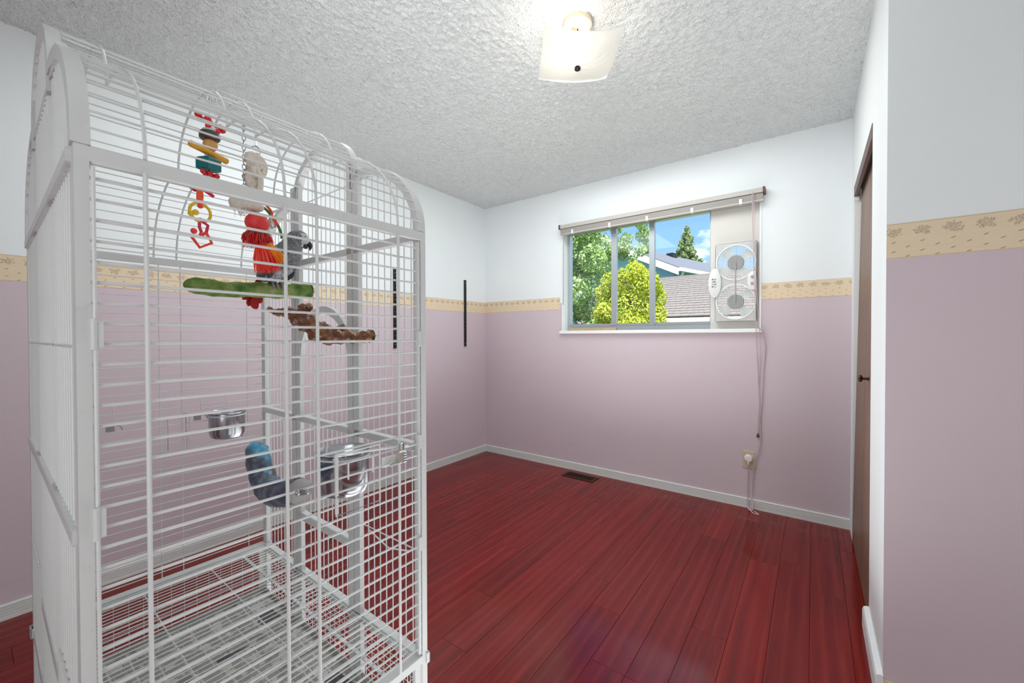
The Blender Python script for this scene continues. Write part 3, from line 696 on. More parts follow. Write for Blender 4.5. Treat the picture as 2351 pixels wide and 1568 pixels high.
# grate
gr_ = MB().tube([(.026, .0295, .320), (CA-.026, .0295, .320), (CA-.026, CB-.0295, .320), (.026, CB-.0295, .320)], .0028, 7, closed=True).build('grate', EN, cage, True)
mG = wire_mesh('grate_wire', CA-.05, .0016, 6)
k = 0; t_ = .046
while t_ < CB-.03: place('grate_wire', mG, (.025, t_, .3235), 0, gr_); t_ += .0195
for s_, w in ((.060, .003), (.230, .003), (.411, .003), (.515, .009)):
    boxobj('grate_cross_bar', (s_-w/2, .028, .3175), (s_+w/2, CB-.028, .3215), EN, gr_)
# mesh skirt round the base
def skirt(p0, p1, axis):
    b = MB(); L = p1-p0
    return b
for nm, mk in (('back', lambda a, z: (a, CB-.008, z)), ('front', lambda a, z: (a, .008, z))):
    b = MB()
    for i in range(7): b.tube([mk(.016, .158+i*.0205), mk(CA-.016, .158+i*.0205)], .0010, 5)
    for i in range(17): b.tube([mk(.02+i*.0362, .140), mk(.02+i*.0362, .304)], .0010, 5)
    tag(b.build('base_mesh', WR, cage), kind='stuff')
for s0 in (.008, CA-.008):
    b = MB()
    for i in range(7): b.tube([(s0, .03, .158+i*.0205), (s0, CB-.03, .158+i*.0205)], .0010, 5)
    for i in range(32): b.tube([(s0, .03+i*.0297, .140), (s0, .03+i*.0297, .304)], .0010, 5)
    tag(b.build('base_mesh', WR, cage), kind='stuff')
# tray
b = MB(); b.box((.018, .014, .128), (CA-.018, CB-.014, .131)); b.box((.018, .014, .131), (.021, CB-.014, .152)); b.box((CA-.021, .014, .131), (CA-.018, CB-.014, .152)); b.box((.018, CB-.017, .131), (CA-.018, CB-.014, .152)); b.box((.018, .014, .131), (CA-.018, .017, .152))
b.build('tray', MAT['traymat'], cage)
# feeder doors: front (with lock plate) and two at the back
def rect_wire(b, pts, r): b.tube(pts+[pts[0]], r, 6)
b = MB(); rect_wire(b, [(.372, -.004, .905), (.372, -.004, .775), (.478, -.004, .775), (.478, -.004, .905)], .0022)
b.tube([(.372, -.003, .905), (.560, -.003, .885)], .0028, 6)
fd2 = b.build('feeder_door', WR, cage, True)
MB().box((.369, -.007, .818), (.3755, -.003, .906)).box((.369, -.007, .780), (.3755, -.003, .812)).build('hinge_strip', EN, fd2)
MB().box((.484, -.004, .848), (.545, -.002, .872), bev=.0008).box((.500, -.014, .849), (.545, -.004, .852)).tube([(.486, -.003, .850), (.500, -.008, .853), (.512, -.008, .858)], .002, 6).build('latch_plate', EN, fd2)
for s0 in (.140, .365):
    b = MB(); z0 = .785
    rect_wire(b, [(s0, CB-.010, z0+.095), (s0, CB-.010, z0-.020), (s0+.165, CB-.010, z0-.020), (s0+.165, CB-.010, z0+.095)], .0016)
    b.tube([(s0+.03, CB-.012, z0+.165), (s0+.03, CB-.03, z0+.112), (s0+.11, CB-.03, z0+.112), (s0+.11, CB-.012, z0+.165)], .0018, 6)
    d_ = b.build('feeder_door', WR, cage, True)
    MB().box((s0+.012, CB-.020, z0+.072), (s0+.032, CB-.012, z0+.092)).tube([(s0+.03, CB-.016, z0+.09), (s0+.045, CB-.024, z0+.088), (s0+.05, CB-.024, z0+.075)], .0018, 6).build('latch', MAT['zinc'], d_)
    MB().tube([(s0-.012, CB-.012, z0+.10), (s0-.012, CB-.016, z0-.025)], .0022, 6).tube([(s0-.019, CB-.013, z0+.10), (s0-.005, CB-.013, z0+.10)], .002, 6).build('hinge_pin', MAT['zinc'], d_)
MB().tube([(.60, .048, .588), (.575, .10, .590), (.60, .23, .592)], .002, 6).build('brace_wire', WR, cage)
# newspaper in the tray: a few sheets
def sheet(x0, x1, y0, y1, z, rz, label):
    nxx, nyy = 14, 14; vs = []
    for j in range(nyy):
        for i in range(nxx):
            vs.append(((x1-x0)*(i/(nxx-1)-.5), (y1-y0)*(j/(nyy-1)-.5), .0012+.0022*(1+math.sin(i*.9+j*.7+x0*40))*random.random()))
    fs = [(j*nxx+i, j*nxx+i+1, (j+1)*nxx+i+1, (j+1)*nxx+i) for j in range(nyy-1) for i in range(nxx-1)]
    n_ = len(vs); vs2 = vs+[(x, y, zz2-.0008) for x, y, zz2 in vs]; fs += [tuple(n_+k for k in f[::-1]) for f in fs]
    me = MB().add(vs2, fs).mesh('newspaper_sheet', MAT['news']); shade(me)
    o = link('newspaper_sheet', me); p = C2W((x0+x1)/2, (y0+y1)/2, z); o.location = p; o.rotation_euler = (0, 0, RZ+rz)
    return tag(o, label, 'newspaper', 'newspaper lining the cage tray')
sheet(.028, .592, .50, .955, .1315, .0, 'newspaper sheet lining the back half of the cage tray')
sheet(.030, .590, .03, .48, .1315, .0, 'newspaper sheet lining the near half of the cage tray')
sheet(.10, .46, .32, .66, .1375, .10, 'smaller newspaper sheet laid over the middle of the cage tray')
# ------------------------------------------------------------------ things in the cage
def cthing(name, label, cat, s, t, z, group=None): return thing(name, label, cat, C2W(s, t, z), RZ, group)
# perches
def noisy_tube(pts, rad, n=16, amp=.0, seed=0, k=6):
    P = smoothpath(pts, k); rr = []
    m = len(rad)-1
    for i in range(len(P)):
        u = i/(len(P)-1)*m; a = min(int(u), m-1); rr.append(rad[a]+(rad[a+1]-rad[a])*(u-a))
    b = MB(); b.tube(P, rr, n)
    if amp:
        r_ = random.Random(seed); cs = Vector(P[len(P)//2])
        L = len(P)
        for i, v in enumerate(b.v):
            c_ = P[i//n]; d_ = Vector(v)-c_; b.v[i] = tuple(c_+d_*(1+amp*(r_.random()-.5)+amp*.8*math.sin(i//n*1.1+seed+(i % n)*.8)))
    return b
n = NT('green_sand'); pv = n.coord(); f = n.noise(pv, 45, 5, .6)
n.set(**{'Base Color': n.ramp(n.noise(n.coord('Object', (30, 30, 30)), 1, 4), (.35, lin(62, 104, 44)), (.52, lin(112, 138, 66)), (.7, lin(150, 158, 104))), 'Roughness': .9}); n.bump(n.noise(pv, 320, 3), .7, .004); MAT['greensand'] = n.m
pg = cthing('sand_perch', 'green sandy perch bolted to the far end, with the parrot on it', 'perch', .43, .575, 1.29)
def rel(base, p): return tuple(p[i]-base[i] for i in range(3))
B0 = (.43, .575, 1.29)
noisy_tube([rel(B0, p) for p in ((.258, .575, 1.300), (.272, .575, 1.299), (.30, .577, 1.298), (.36, .573, 1.294), (.42, .577, 1.300), (.48, .574, 1.302), (.54, .576, 1.305), (.585, .575, 1.309), (.601, .575, 1.310))],
           [.006, .020, .0245, .0225, .0225, .0245, .0235, .0245, .024], 16, .05, 1).build('perch_bar', MAT['greensand'], pg, True)
MB().lathe([(.004, 0), (.024, 0), (.024, .003), (.004, .003)], axis_m(rel(B0, (.6015, .575, 1.310)), rel(B0, (.62, .575, 1.310))), 20).build('washer', MAT['black'], pg, True)
MB().tube([rel(B0, (.602, .575, 1.310)), rel(B0, (.630, .575, 1.310))], .003, 8).build('bolt', MAT['zinc'], pg)
# branch perch
n = NT('varnished_branch'); pv = n.coord(); f = n.noise(n.coord('Object', (18, 50, 50)), 1.4, 6, .65)
n.set(**{'Base Color': n.ramp(f, (.3, lin(62, 34, 20)), (.5, lin(112, 66, 38)), (.7, lin(150, 104, 66)), (.85, lin(176, 138, 96))), 'Roughness': .28}); n.bump(n.noise(pv, 90, 4), .5, .006); MAT['branch'] = n.m
B1 = (.50, .225, 1.16)
pb = cthing('branch_perch', 'knobbly brown varnished branch perch below the green perch', 'perch', *B1)
R1 = lambda *p: rel(B1, p)
noisy_tube([R1(.606, .222, 1.157), R1(.588, .222, 1.155), R1(.565, .224, 1.150), R1(.53, .226, 1.158), R1(.49, .225, 1.157), R1(.455, .226, 1.168), R1(.425, .226, 1.190), R1(.40, .227, 1.203), R1(.378, .228, 1.214), R1(.352, .229, 1.214), R1(.334, .228, 1.222)],
           [.016, .017, .013, .020, .024, .026, .024, .019, .015, .007, .006], 14, .22, 3).build('branch', MAT['branch'], pb, True)
noisy_tube([R1(.405, .225, 1.205), R1(.412, .222, 1.222), R1(.424, .219, 1.229), R1(.432, .217, 1.222)], [.014, .014, .012, .005], 12, .2, 4).build('knot', MAT['branch'], pb, True)
noisy_tube([R1(.53, .226, 1.165), R1(.515, .222, 1.178), R1(.498, .222, 1.172)], [.012, .012, .005], 12, .15, 6).build('knot', MAT['branch'], pb, True)
MB().lathe([(.003, 0), (.018, 0), (.018, .003), (.003, .003)], axis_m(R1(.6055, .222, 1.157), R1(.62, .222, 1.157)), 18).build('washer', MAT['black'], pb, True)
MB().tube([R1(.606, .222, 1.157), R1(.632, .222, 1.157)], .003, 8).build('bolt', MAT['zinc'], pb)
# blue mineral perch
n = NT('blue_mineral'); pv = n.coord(); f = n.noise(n.coord('Object', (26, 26, 26)), 1, 5, .7); sp = n.new('ShaderNodeSeparateXYZ'); n.l.new(n.new('ShaderNodeTexCoord').outputs['Object'], sp.inputs[0])
ca_ = n.ramp(f, (.34, lin(34, 36, 58)), (.47, lin(58, 66, 92)), (.56, lin(92, 84, 88)), (.66, lin(70, 130, 165)), (.78, lin(150, 170, 190)))
cb_ = n.ramp(f, (.35, lin(40, 110, 150)), (.6, lin(88, 165, 200)), (.75, lin(150, 190, 210)))
msk = n.ramp(n.math('ADD', n.math('MULTIPLY', n.noise(pv, 22, 3), .05), n.math('MULTIPLY', n.math('ADD', sp.outputs[2], sp.outputs[0]), .7)), (.060, (0, 0, 0)), (.072, (1, 1, 1)))
n.set(**{'Base Color': n.mix(msk, ca_, cb_), 'Roughness': .3}); n.bump(n.noise(pv, 60, 4), .35, .006); MAT['bluemineral'] = n.m
B2 = (.302, .10, .83); R3 = lambda *p: rel(B2, p)
bp2 = cthing('mineral_perch', 'bent blue grey mineral perch bolted to the near bars', 'perch', *B2)
noisy_tube([R3(.302, .012, .847), R3(.302, .045, .838), R3(.302, .085, .824), R3(.302, .120, .818), R3(.302, .155, .822), R3(.302, .185, .842), R3(.302, .205, .872), R3(.303, .215, .900), R3(.306, .218, .912)],
           [.024, .026, .027, .027, .027, .026, .025, .022, .008], 18, .05, 5).build('perch_bar', MAT['bluemineral'], bp2, True)
MB().lathe([(.001, .003), (.0245, .003), (.0255, 0), (.0245, -.003), (.001, -.003)], T(*R3(.302, .0085, .847)) @ rot('X', PI/2), 26).build('washer', plain('grey_washer', (166, 164, 164), .6, .0, var=.12, scale=60), bp2, True)
b = MB(); b.tube([R3(.302, .010, .847), R3(.302, -.008, .847)], .003, 8); b.ball(R3(.293, -.003, .849), .005, 8, 6); b.ball(R3(.311, -.003, .845), .005, 8, 6); b.lathe([(.001, 0), (.006, 0), (.005, .007), (.001, .007)], T(*R3(.302, 0, .847)) @ rot('X', PI/2), 6)
b.build('wing_nut', MAT['zinc'], bp2, True)
# steel cups
def cup(s, t, z, r, h, label, front):
    c_ = cthing('steel_cup', label, 'cup', s, t, z, 'stainless steel feed cups clipped to the cage')
    pr_ = [(.001, 0), (r*.62, 0), (r*.84, .006), (r*.95, .020), (r*.97, h-.004), (r*1.04, h-.002), (r*1.05, h+.001), (r*1.01, h+.002), (r*.94, h-.004), (r*.92, .022), (r*.80, .010), (r*.55, .004), (.001, .004)]
    MB().lathe(pr_, None, 40).build('bowl', MAT['steel'], c_, True)
    MB().tube([(r*1.0*math.cos(a), r*1.0*math.sin(a), h-.010) for a in [2*PI*i/30 for i in range(30)]], .0022, 6, closed=True).build('holder_ring', WR, c_, True)
    d_ = -1 if front else 1
    for q in (-.030, .030): MB().tube([(q, d_*r*.97, h-.010), (q, d_*(r+.014), h-.010), (q, d_*(r+.014), h-.045)], .0022, 6).build('holder_hook', WR, c_, True)
    return c_
cup(.4275, .064, .792, .058, .100, 'steel feed cup inside the near bars beside the padlock', True)
cup(.4630, .914, .787, .058, .095, 'steel feed cup on the far side of the cage', False)
# combination padlock hanging on the front door
pk = cthing('padlock', 'silver combination padlock hanging on the cage door latch', 'padlock', .533, -.010, .858)
MB().box((-.0105, -.008, -.008), (.0105, .004, .022), bev=.003).build('lock_body', plain('satin_nickel', (206, 200, 186), .3, .7), pk)
for q in range(4): MB().lathe([(.001, -.0045), (.0042, -.0045), (.0046, 0), (.0042, .0045), (.001, .0045)], T(.004, -.0075, -.003+q*.0062) @ rot('Y', PI/2), 12).build('dial', MAT['zinc'], pk, True)
MB().tube([(-.006, -.002, .020)]+[(-.006*math.cos(PI*i/8), -.002, .034+.006*math.sin(PI*i/8)) for i in range(9)]+[(.006, -.002, .020)], .002, 8).build('shackle', MAT['steel'], pk, True)
# ---- toys
P_ = {k: plain('toy_'+k, c_, .35) for k, c_ in dict(red=(214, 34, 40), yellow=(232, 196, 40), orange=(250, 92, 44), magenta=(214, 26, 82), teal=(0, 112, 116), darkgrey=(70, 62, 60), redorange=(244, 66, 48)).items()}
P_['wood'] = plain('toy_wood', (206, 150, 84), .5, var=.15, scale=60); P_['stick'] = plain('toy_stick', (226, 164, 48), .5, var=.1, scale=50)
TL = (.285, .45, 1.70); L_ = lambda s, z, t=.45: (s-TL[0], t-TL[1], z-TL[2])
tl = cthing('hanging_toy', 'left hanging bird toy of coloured beads, stick, teal block and plastic links', 'bird toy', *TL)
b = MB(); b.tube([L_(.287, 1.776), L_(.287, 1.745), L_(.283, 1.58), L_(.264, 1.52)], .0016, 6); b.tube([L_(.287+.006*math.cos(a), 1.775+.008*math.sin(a)) for a in [2*PI*i/12 for i in range(12)]], .0015, 6, closed=True); b.build('cord', MAT['zinc'], tl, True)
for i in range(7):
    q = i/6; MB().ball(L_(.262+.052*q, 1.722-.020*q, .45+.012*math.sin(i*2.1)), .0085, 10, 6, (1, 1, .8)).build('bead', P_['red'], tl, True)
for i in range(3): MB().ball(L_(.280+.010*i, 1.697-.003*i, .44), .007, 10, 6).build('bead', P_['red'] if i != 1 else MAT['plastic'], tl, True)
MB().lathe([(.004, -.010), (.019, -.010), (.023, -.006), (.023, .006), (.020, .010), (.004, .010)], T(*L_(.286, 1.676)), 22).build('disc', P_['darkgrey'], tl, True)
MB().lathe([(.004, .010), (.018, .010), (.016, .016), (.004, .016)], T(*L_(.286, 1.676)), 18).build('disc', plain('toy_grey', (190, 190, 188), .5), tl, True)
MB().ball(L_(.287, 1.654), .0165, 16, 10).build('wooden_bead', P_['wood'], tl, True)
b = MB(); b.lathe([(.001, 0), (.0075, 0), (.0085, .002), (.0085, .095), (.0075, .097), (.001, .097)], axis_m(L_(.239, 1.636, .43), L_(.327, 1.630, .465)), 14); b.build('wooden_stick', P_['stick'], tl, True)
b = MB(); mm = T(*L_(.283, 1.602)) @ rot('Z', .5); b.box((-.019, -.019, -.016), (.019, .019, .016), mm, .003); b.build('block', P_['teal'], tl)
for i in range(5): MB().ball(L_(.268+.0075*i, 1.578-.001*i, .44+.01*(i % 2)), .0068, 10, 6).build('bead', P_['red'], tl, True)
def linkring(name, m, c_, rx, rz_, rad, a0=0, a1=2*PI, tilt=0, n_=20):
    pts = []
    for i in range(n_+1):
        a = a0+(a1-a0)*i/n_; x, y, z = rx*math.cos(a), 0, rz_*math.sin(a)
        pts.append((c_[0]+x*math.cos(tilt), c_[1]+x*math.sin(tilt), c_[2]+z))
    return MB().tube(pts, rad, 8).build(name, m, tl, True)
b = MB(); c_ = L_(.268, 1.536)
for d_ in (-1, 1): b.tube([L_(.266, 1.538), L_(.266+d_*.012, 1.530, .45-.004*d_), L_(.266+d_*.027, 1.528+(.008 if d_ < 0 else -.006))], [.005, .0055, .004], 8)
b.build('plastic_link', P_['magenta'], tl, True)
MB().tube([L_(.263, 1.535), L_(.264, 1.515), L_(.263, 1.495)], [.007, .008, .006], 8).tube([L_(.260, 1.53, .444), L_(.259, 1.505, .444)], .005, 8).build('plastic_link', P_['orange'], tl, True)
MB().ball(L_(.264, 1.491), .007, 10, 7).build('plastic_link', P_['redorange'], tl, True)
linkring('plastic_ring', P_['yellow'], L_(.264, 1.474), .0245, .0235, .0036, 0, 2*PI, .25)
MB().ball(L_(.243, 1.466, .445), .007, 10, 6).ball(L_(.252, 1.470, .442), .0075, 10, 6).build('ring_clasp', P_['yellow'], tl, True)
MB().ball(L_(.264, 1.455), .006, 10, 6).tube([L_(.262, 1.452), L_(.262, 1.435), L_(.266, 1.424)], .0038, 8).tube([L_(.266, 1.452), L_(.280, 1.444), L_(.276, 1.424)], .0038, 8).build('plastic_link', P_['magenta'], tl, True)
b = MB(); b.tube([L_(.276, 1.424), L_(.288, 1.400), L_(.262, 1.384), L_(.243, 1.412)], .0038, 8); b.ball(L_(.250, 1.424), .0075, 10, 6); b.ball(L_(.266, 1.418), .006, 10, 6); b.tube([L_(.266, 1.418), L_(.276, 1.424)], .0038, 8); b.build('plastic_link', P_['redorange'], tl, True)
# right toy
TR = (.383, .42, 1.66); Q_ = lambda s, z, t=.42: (s-TR[0], t-TR[1], z-TR[2])
tr_ = cthing('hanging_toy', 'right hanging bird toy with cotton rope, red ball and orange tassel', 'bird toy', *TR)
def chain(parent, s, t, z0, z1, base, link_=.013):
    z = z0; i = 0
    while z > z1:
        c_ = (s-base[0], t-base[1], z-link_*.5-base[2]); pts = []
        for k in range(12):
            a = 2*PI*k/12; x = .0042*math.cos(a); zz3 = link_*.62*math.sin(a)
            pts.append((c_[0]+(x if i % 2 else 0), c_[1]+(0 if i % 2 else x), c_[2]+zz3))
        MB().tube(pts, .0011, 5, closed=True).build('chain_link', MAT['steel'], parent, True); z -= link_; i += 1
chain(tr_, .354, .42, 1.735, 1.55, TR)
MB().tube([Q_(.383, 1.755), Q_(.383, 1.68)], .0018, 6).tube([Q_(.383+.011*math.cos(a), 1.666+.012*math.sin(a)) for a in [2*PI*i/16 for i in range(16)]], .0016, 6, closed=True).tube([Q_(.386+.006*math.cos(a), 1.652+.008*math.sin(a), .42) for a in [2*PI*i/12 for i in range(12)]], .0014, 6, closed=True).build('hanger', MAT['steel'], tr_, True)
n = NT('cotton_rope'); f = n.noise(n.coord('Object', (160, 160, 60)), 1, 3); n.set(**{'Base Color': n.mix(f, lin(196, 184, 168), lin(232, 226, 216)), 'Roughness': .95}); n.bump(f, .8, .004); MAT['cotton'] = n.m
noisy_tube([Q_(.366, 1.650), Q_(.372, 1.632, .41), Q_(.384, 1.618, .415), Q_(.376, 1.60, .43), Q_(.372, 1.582), Q_(.378, 1.562), Q_(.380, 1.540)], [.010, .021, .023, .020, .018, .013, .010], 14, .16, 2).build('rope_knot', MAT['cotton'], tr_, True)
MB().tube(smoothpath([Q_(.360, 1.645, .405), Q_(.380, 1.640, .396), Q_(.396, 1.622, .398), Q_(.392, 1.60, .402), Q_(.374, 1.592, .40), Q_(.368, 1.612, .398)]), .008, 8).build('rope_strand', MAT['cotton'], tr_, True)
MB().tube(smoothpath([Q_(.374, 1.615, .397), Q_(.384, 1.588, .395), Q_(.386, 1.560, .40), Q_(.382, 1.530, .41)]), [.007]*15+[.006], 8).build('rope_strand', MAT['cotton'], tr_, True)
b = noisy_tube([Q_(.322, 1.504), Q_(.328, 1.506), Q_(.350, 1.512), Q_(.376, 1.513), Q_(.392, 1.510), Q_(.399, 1.506)], [.010, .018, .0185, .017, .013, .004], 14, .10, 8)
for i in range(40):
    p = Q_(.335+random.random()*.05, 1.500-random.random()*.008, .42+random.uniform(-.014, .014)); b.tube([p, (p[0]+random.uniform(-.012, .006), p[1], p[2]-random.uniform(.006, .020))], [.0008, .0004], 4)
b.build('rope_tuft', MAT['cotton'], tr_, True)
MB().ball(Q_(.384, 1.469), .0295, 20, 12, (1, 1, .92)).build('red_ball', plain('toy_coral_red', (222, 56, 56), .5, var=.12, scale=40), tr_, True)
def tassel(name, m, c0, c1, r0, r1, nst, w, parent, seed):
    r_ = random.Random(seed); b = MB(); c0 = Vector(c0); c1 = Vector(c1); ax = (c1-c0).normalized(); u_ = ax.orthogonal().normalized(); v_ = ax.cross(u_)
    for i in range(nst):
        a = r_.random()*2*PI; q = math.sqrt(r_.random()); d_ = u_*math.cos(a)+v_*math.sin(a)
        p0 = c0+d_*r0*q; p1 = c1+d_*r1*q+Vector((r_.uniform(-1, 1), r_.uniform(-1, 1), r_.uniform(-1, 1)))*r1*.30
        mid = (p0+p1)/2+d_*r1*.15; b.tube([p0, mid, p1], [w*.6, w*.7, w*.2], 4)
    return b.build(name, m, parent)
tassel('red_tassel', P_['red'], Q_(.384, 1.446), Q_(.384, 1.408), .021, .034, 420, .0020, tr_, 1)
tassel('olive_tassel', plain('toy_olive', (92, 84, 38), .8), Q_(.384, 1.444), Q_(.384, 1.424), .021, .032, 150, .0020, tr_, 2)
tassel('red_tassel', P_['redorange'], Q_(.392, 1.412, .41), Q_(.404, 1.340, .405), .015, .027, 420, .0022, tr_, 3)
tassel('orange_tassel', plain('toy_amber', (250, 150, 20), .6), Q_(.402, 1.410, .405), Q_(.432, 1.362, .40), .012, .019, 240, .0020, tr_, 4)
def strip(pts, m, r):
    P = smoothpath(pts, 6); b = MB(); b.sweep(P, (.0016, -r, r), (.0, 1, 0)); return b.build('plastic_strip', m, tr_)
strip([Q_(.398, 1.520, .43), Q_(.412, 1.512, .43), Q_(.430, 1.492, .43), Q_(.446, 1.466, .43), Q_(.452, 1.440, .43)], plain('toy_green', (66, 128, 44), .45), .007)
strip([Q_(.405, 1.526, .422), Q_(.420, 1.508, .42), Q_(.424, 1.488, .42), Q_(.438, 1.474, .42)], P_['orange'], .006)
MB().tube(smoothpath([Q_(.470, 1.545, .44), Q_(.452, 1.528, .44), Q_(.430, 1.508, .44), Q_(.424, 1.480, .44), Q_(.432, 1.466, .44)]), .0035, 8).tube(smoothpath([Q_(.476, 1.536, .44), Q_(.456, 1.520, .44), Q_(.440, 1.500, .44), Q_(.438, 1.470, .44)]), .0035, 8).build('clear_hook', plain('clear_acrylic', (214, 218, 220), .12), tr_, True)
# ---- parrot
n = NT('grey_feathers'); pv = n.coord()
vr = n.vor(n.coord('Object', (260, 220, 175)), 1, 1, 'DISTANCE_TO_EDGE'); f = n.noise(pv, 70, 4, .6)
n.set(**{'Base Color': n.mix(n.ramp(vr, (.0, (1, 1, 1)), (.22, (0, 0, 0))), n.mix(f, lin(40, 41, 45), lin(84, 85, 92)), lin(150, 152, 158)), 'Roughness': .8}); n.bump(vr, .6, .006); MAT['feather'] = n.m
n = NT('down_feathers'); f = n.noise(n.coord(), 110, 5, .7); n.set(**{'Base Color': n.ramp(f, (.35, lin(120, 122, 130)), (.65, lin(214, 214, 222))), 'Roughness': .9}); n.bump(f, .9, .008); MAT['down'] = n.m
n = NT('flight_feathers'); f = n.noise(n.coord('Object', (160, 160, 30)), 1, 3); n.set(**{'Base Color': n.mix(f, lin(30, 30, 36), lin(78, 80, 90)), 'Roughness': .6}); MAT['flight'] = n.m
MAT['face'] = plain('pale_face', (186, 188, 192), .8, var=.08, scale=120); MAT['beak'] = plain('black_beak', (26, 26, 30), .3); MAT['redtail'] = plain('red_tail', (168, 14, 20), .6, var=.2, scale=60)
MAT['claw'] = plain('grey_foot', (128, 126, 126), .6, var=.15, scale=200)
B3 = (.487, .575, 1.329); K = lambda s, z, t=.575: (s-B3[0], t-B3[1], z-B3[2])
pr_ = cthing('parrot', 'grey parrot with pale face and dark beak on the green perch', 'bird', *B3)
spine = [(.446, 1.336, .011), (.458, 1.346, .024), (.476, 1.362, .036), (.497, 1.382, .043), (.517, 1.404, .046), (.532, 1.428, .042), (.543, 1.450, .034), (.553, 1.470, .030), (.564, 1.482, .0285), (.575, 1.484, .0265), (.586, 1.479, .021), (.594, 1.472, .012)]
P = smoothpath([K(s, z) for s, z, r in spine], 3); rr = []
for i in range(len(P)):
    u_ = i/3; a_i = min(int(u_), len(spine)-2); rr.append(spine[a_i][2]+(spine[a_i+1][2]-spine[a_i][2])*(u_-a_i))
b = MB(); b.tube(P, rr, 20); rnd = random.Random(5)
for i, v in enumerate(b.v):
    c_ = P[i//20]; d_ = Vector(v)-c_; q = 1+.07*(rnd.random()-.5); d_.y *= .86; b.v[i] = tuple(c_+d_*q)
bm_faces = []
for k, f in enumerate(b.f):
    c_ = sum((Vector(b.v[i]) for i in f), Vector())/len(f); ring = f[0]//20
    ws, wz = c_.x+B3[0], c_.z+B3[2]
    mi = 0
    if ws > .566 and wz < 1.497 and wz > 1.455: mi = 2
    elif ws < .545 and wz < 1.372 and ws > .452: mi = 1
    b.mi[k] = mi
b.build('body', [MAT['feather'], MAT['down'], MAT['face']], pr_, True)
# beak: hooked upper and small lower mandible
MB().tube(smoothpath([K(.583, 1.478), K(.596, 1.476), K(.604, 1.468), K(.606, 1.458), K(.603, 1.450)], 4), [.0125, .0122, .0118, .011, .0105, .010, .0095, .009, .008, .0075, .0065, .0055, .0045, .0035, .003, .002, .001], 10).build('upper_beak', MAT['beak'], pr_, True)
MB().tube(smoothpath([K(.583, 1.464), K(.592, 1.459), K(.597, 1.457)], 3), [.010, .009, .008, .0075, .006, .0045, .002], 10).build('lower_beak', MAT['beak'], pr_, True)
for d_ in (-1, 1):
    e_ = MB().ball(K(.577, 1.488, .575+d_*.0205), .0050, 12, 8).build('eye', plain('pale_iris', (226, 220, 176), .2), pr_, True)
    MB().ball(K(.5775, 1.488, .575+d_*.0242), .0026, 10, 6).build('pupil', MAT['beak'], e_, True)
def feather(name, m, pts, w, parent, thick=.0012, side=(0, 1, 0), wf=None):
    P = smoothpath(pts, 4); N_ = len(P); S = Vector(side).normalized(); rings = []
    for i in range(N_):
        d_ = (P[min(i+1, N_-1)]-P[max(i-1, 0)]).normalized(); a = d_.cross(S).normalized(); u_ = i/(N_-1)
        ww = w*(math.sin(PI*min(.5+.0, .12+u_*.42)) if u_ < .75 else math.sqrt(max(.02, 1-((u_-.75)/.25)**2)))
        rings.append([P[i]+a*ww+S*0, P[i]+S*thick*1.6, P[i]-a*ww, P[i]-S*thick*.4])
    return MB().loft(rings).build(name, m, parent, True)
for d_, lst in ((-1, [((.512, 1.432), (.470, 1.395), (.444, 1.340)), ((.508, 1.428), (.462, 1.390), (.436, 1.330)), ((.505, 1.420), (.458, 1.380), (.430, 1.322)), ((.515, 1.424), (.480, 1.385), (.452, 1.332))]),
                (1, [((.530, 1.430), (.552, 1.395), (.552, 1.345)), ((.535, 1.430), (.562, 1.400), (.560, 1.352)), ((.525, 1.425), (.545, 1.385), (.543, 1.338))])):
    wg = MB(); r0 = .575+d_*.038
    sh0 = (.515, 1.425) if d_ < 0 else (.538, 1.425)
    wing = MB().ball(K(sh0[0]-(.012 if d_ < 0 else -.006), sh0[1]-.012, r0-d_*.002), .030, 14, 8, (.85, .30, 1.15), rot('Y', .65 if d_ < 0 else -.2)).build('wing', MAT['feather'], pr_, True)
    for q, pts in enumerate(lst): feather('flight_feather', MAT['flight'], [K(s, z, r0+d_*(.003+.0015*q)) for s, z in pts], .0095, wing, side=(0, d_, 0))
for q, pts in enumerate([((.455, 1.335, .60), (.442, 1.300, .612), (.413, 1.272, .614)), ((.452, 1.335, .605), (.444, 1.290, .616), (.430, 1.252, .618)), ((.456, 1.335, .605), (.452, 1.288, .614), (.450, 1.240, .616)), ((.458, 1.335, .60), (.460, 1.295, .612), (.462, 1.262, .612)), ((.453, 1.335, .602), (.448, 1.29, .61), (.440, 1.246, .611))]):
    feather('tail_feather', MAT['redtail'], [K(*(p[0], p[1], p[2])) for p in pts], .010, pr_)
for q, s_ in enumerate((.484, .512)):
    lg = MB().tube([K(s_+.004, 1.352, .562+.02*q), K(s_+.001, 1.336, .560+.02*q), K(s_, 1.329, .566+.012*q)], [.009, .006, .005], 10).build('leg', MAT['claw'], pr_, True)
    for dx, dt in ((-.006, -1), (.006, -1), (-.004, 1), (.005, 1)):
        MB().tube(smoothpath([K(s_, 1.3285, .572), K(s_+dx*.8, 1.328, .575+dt*.012), K(s_+dx, 1.319, .575+dt*.0225), K(s_+dx*1.1, 1.304, .575+dt*.0272)], 3), [.0042]*4+[.0038]*3+[.0032, .0028, .0012], 8).build('toe', MAT['claw'], lg, True)

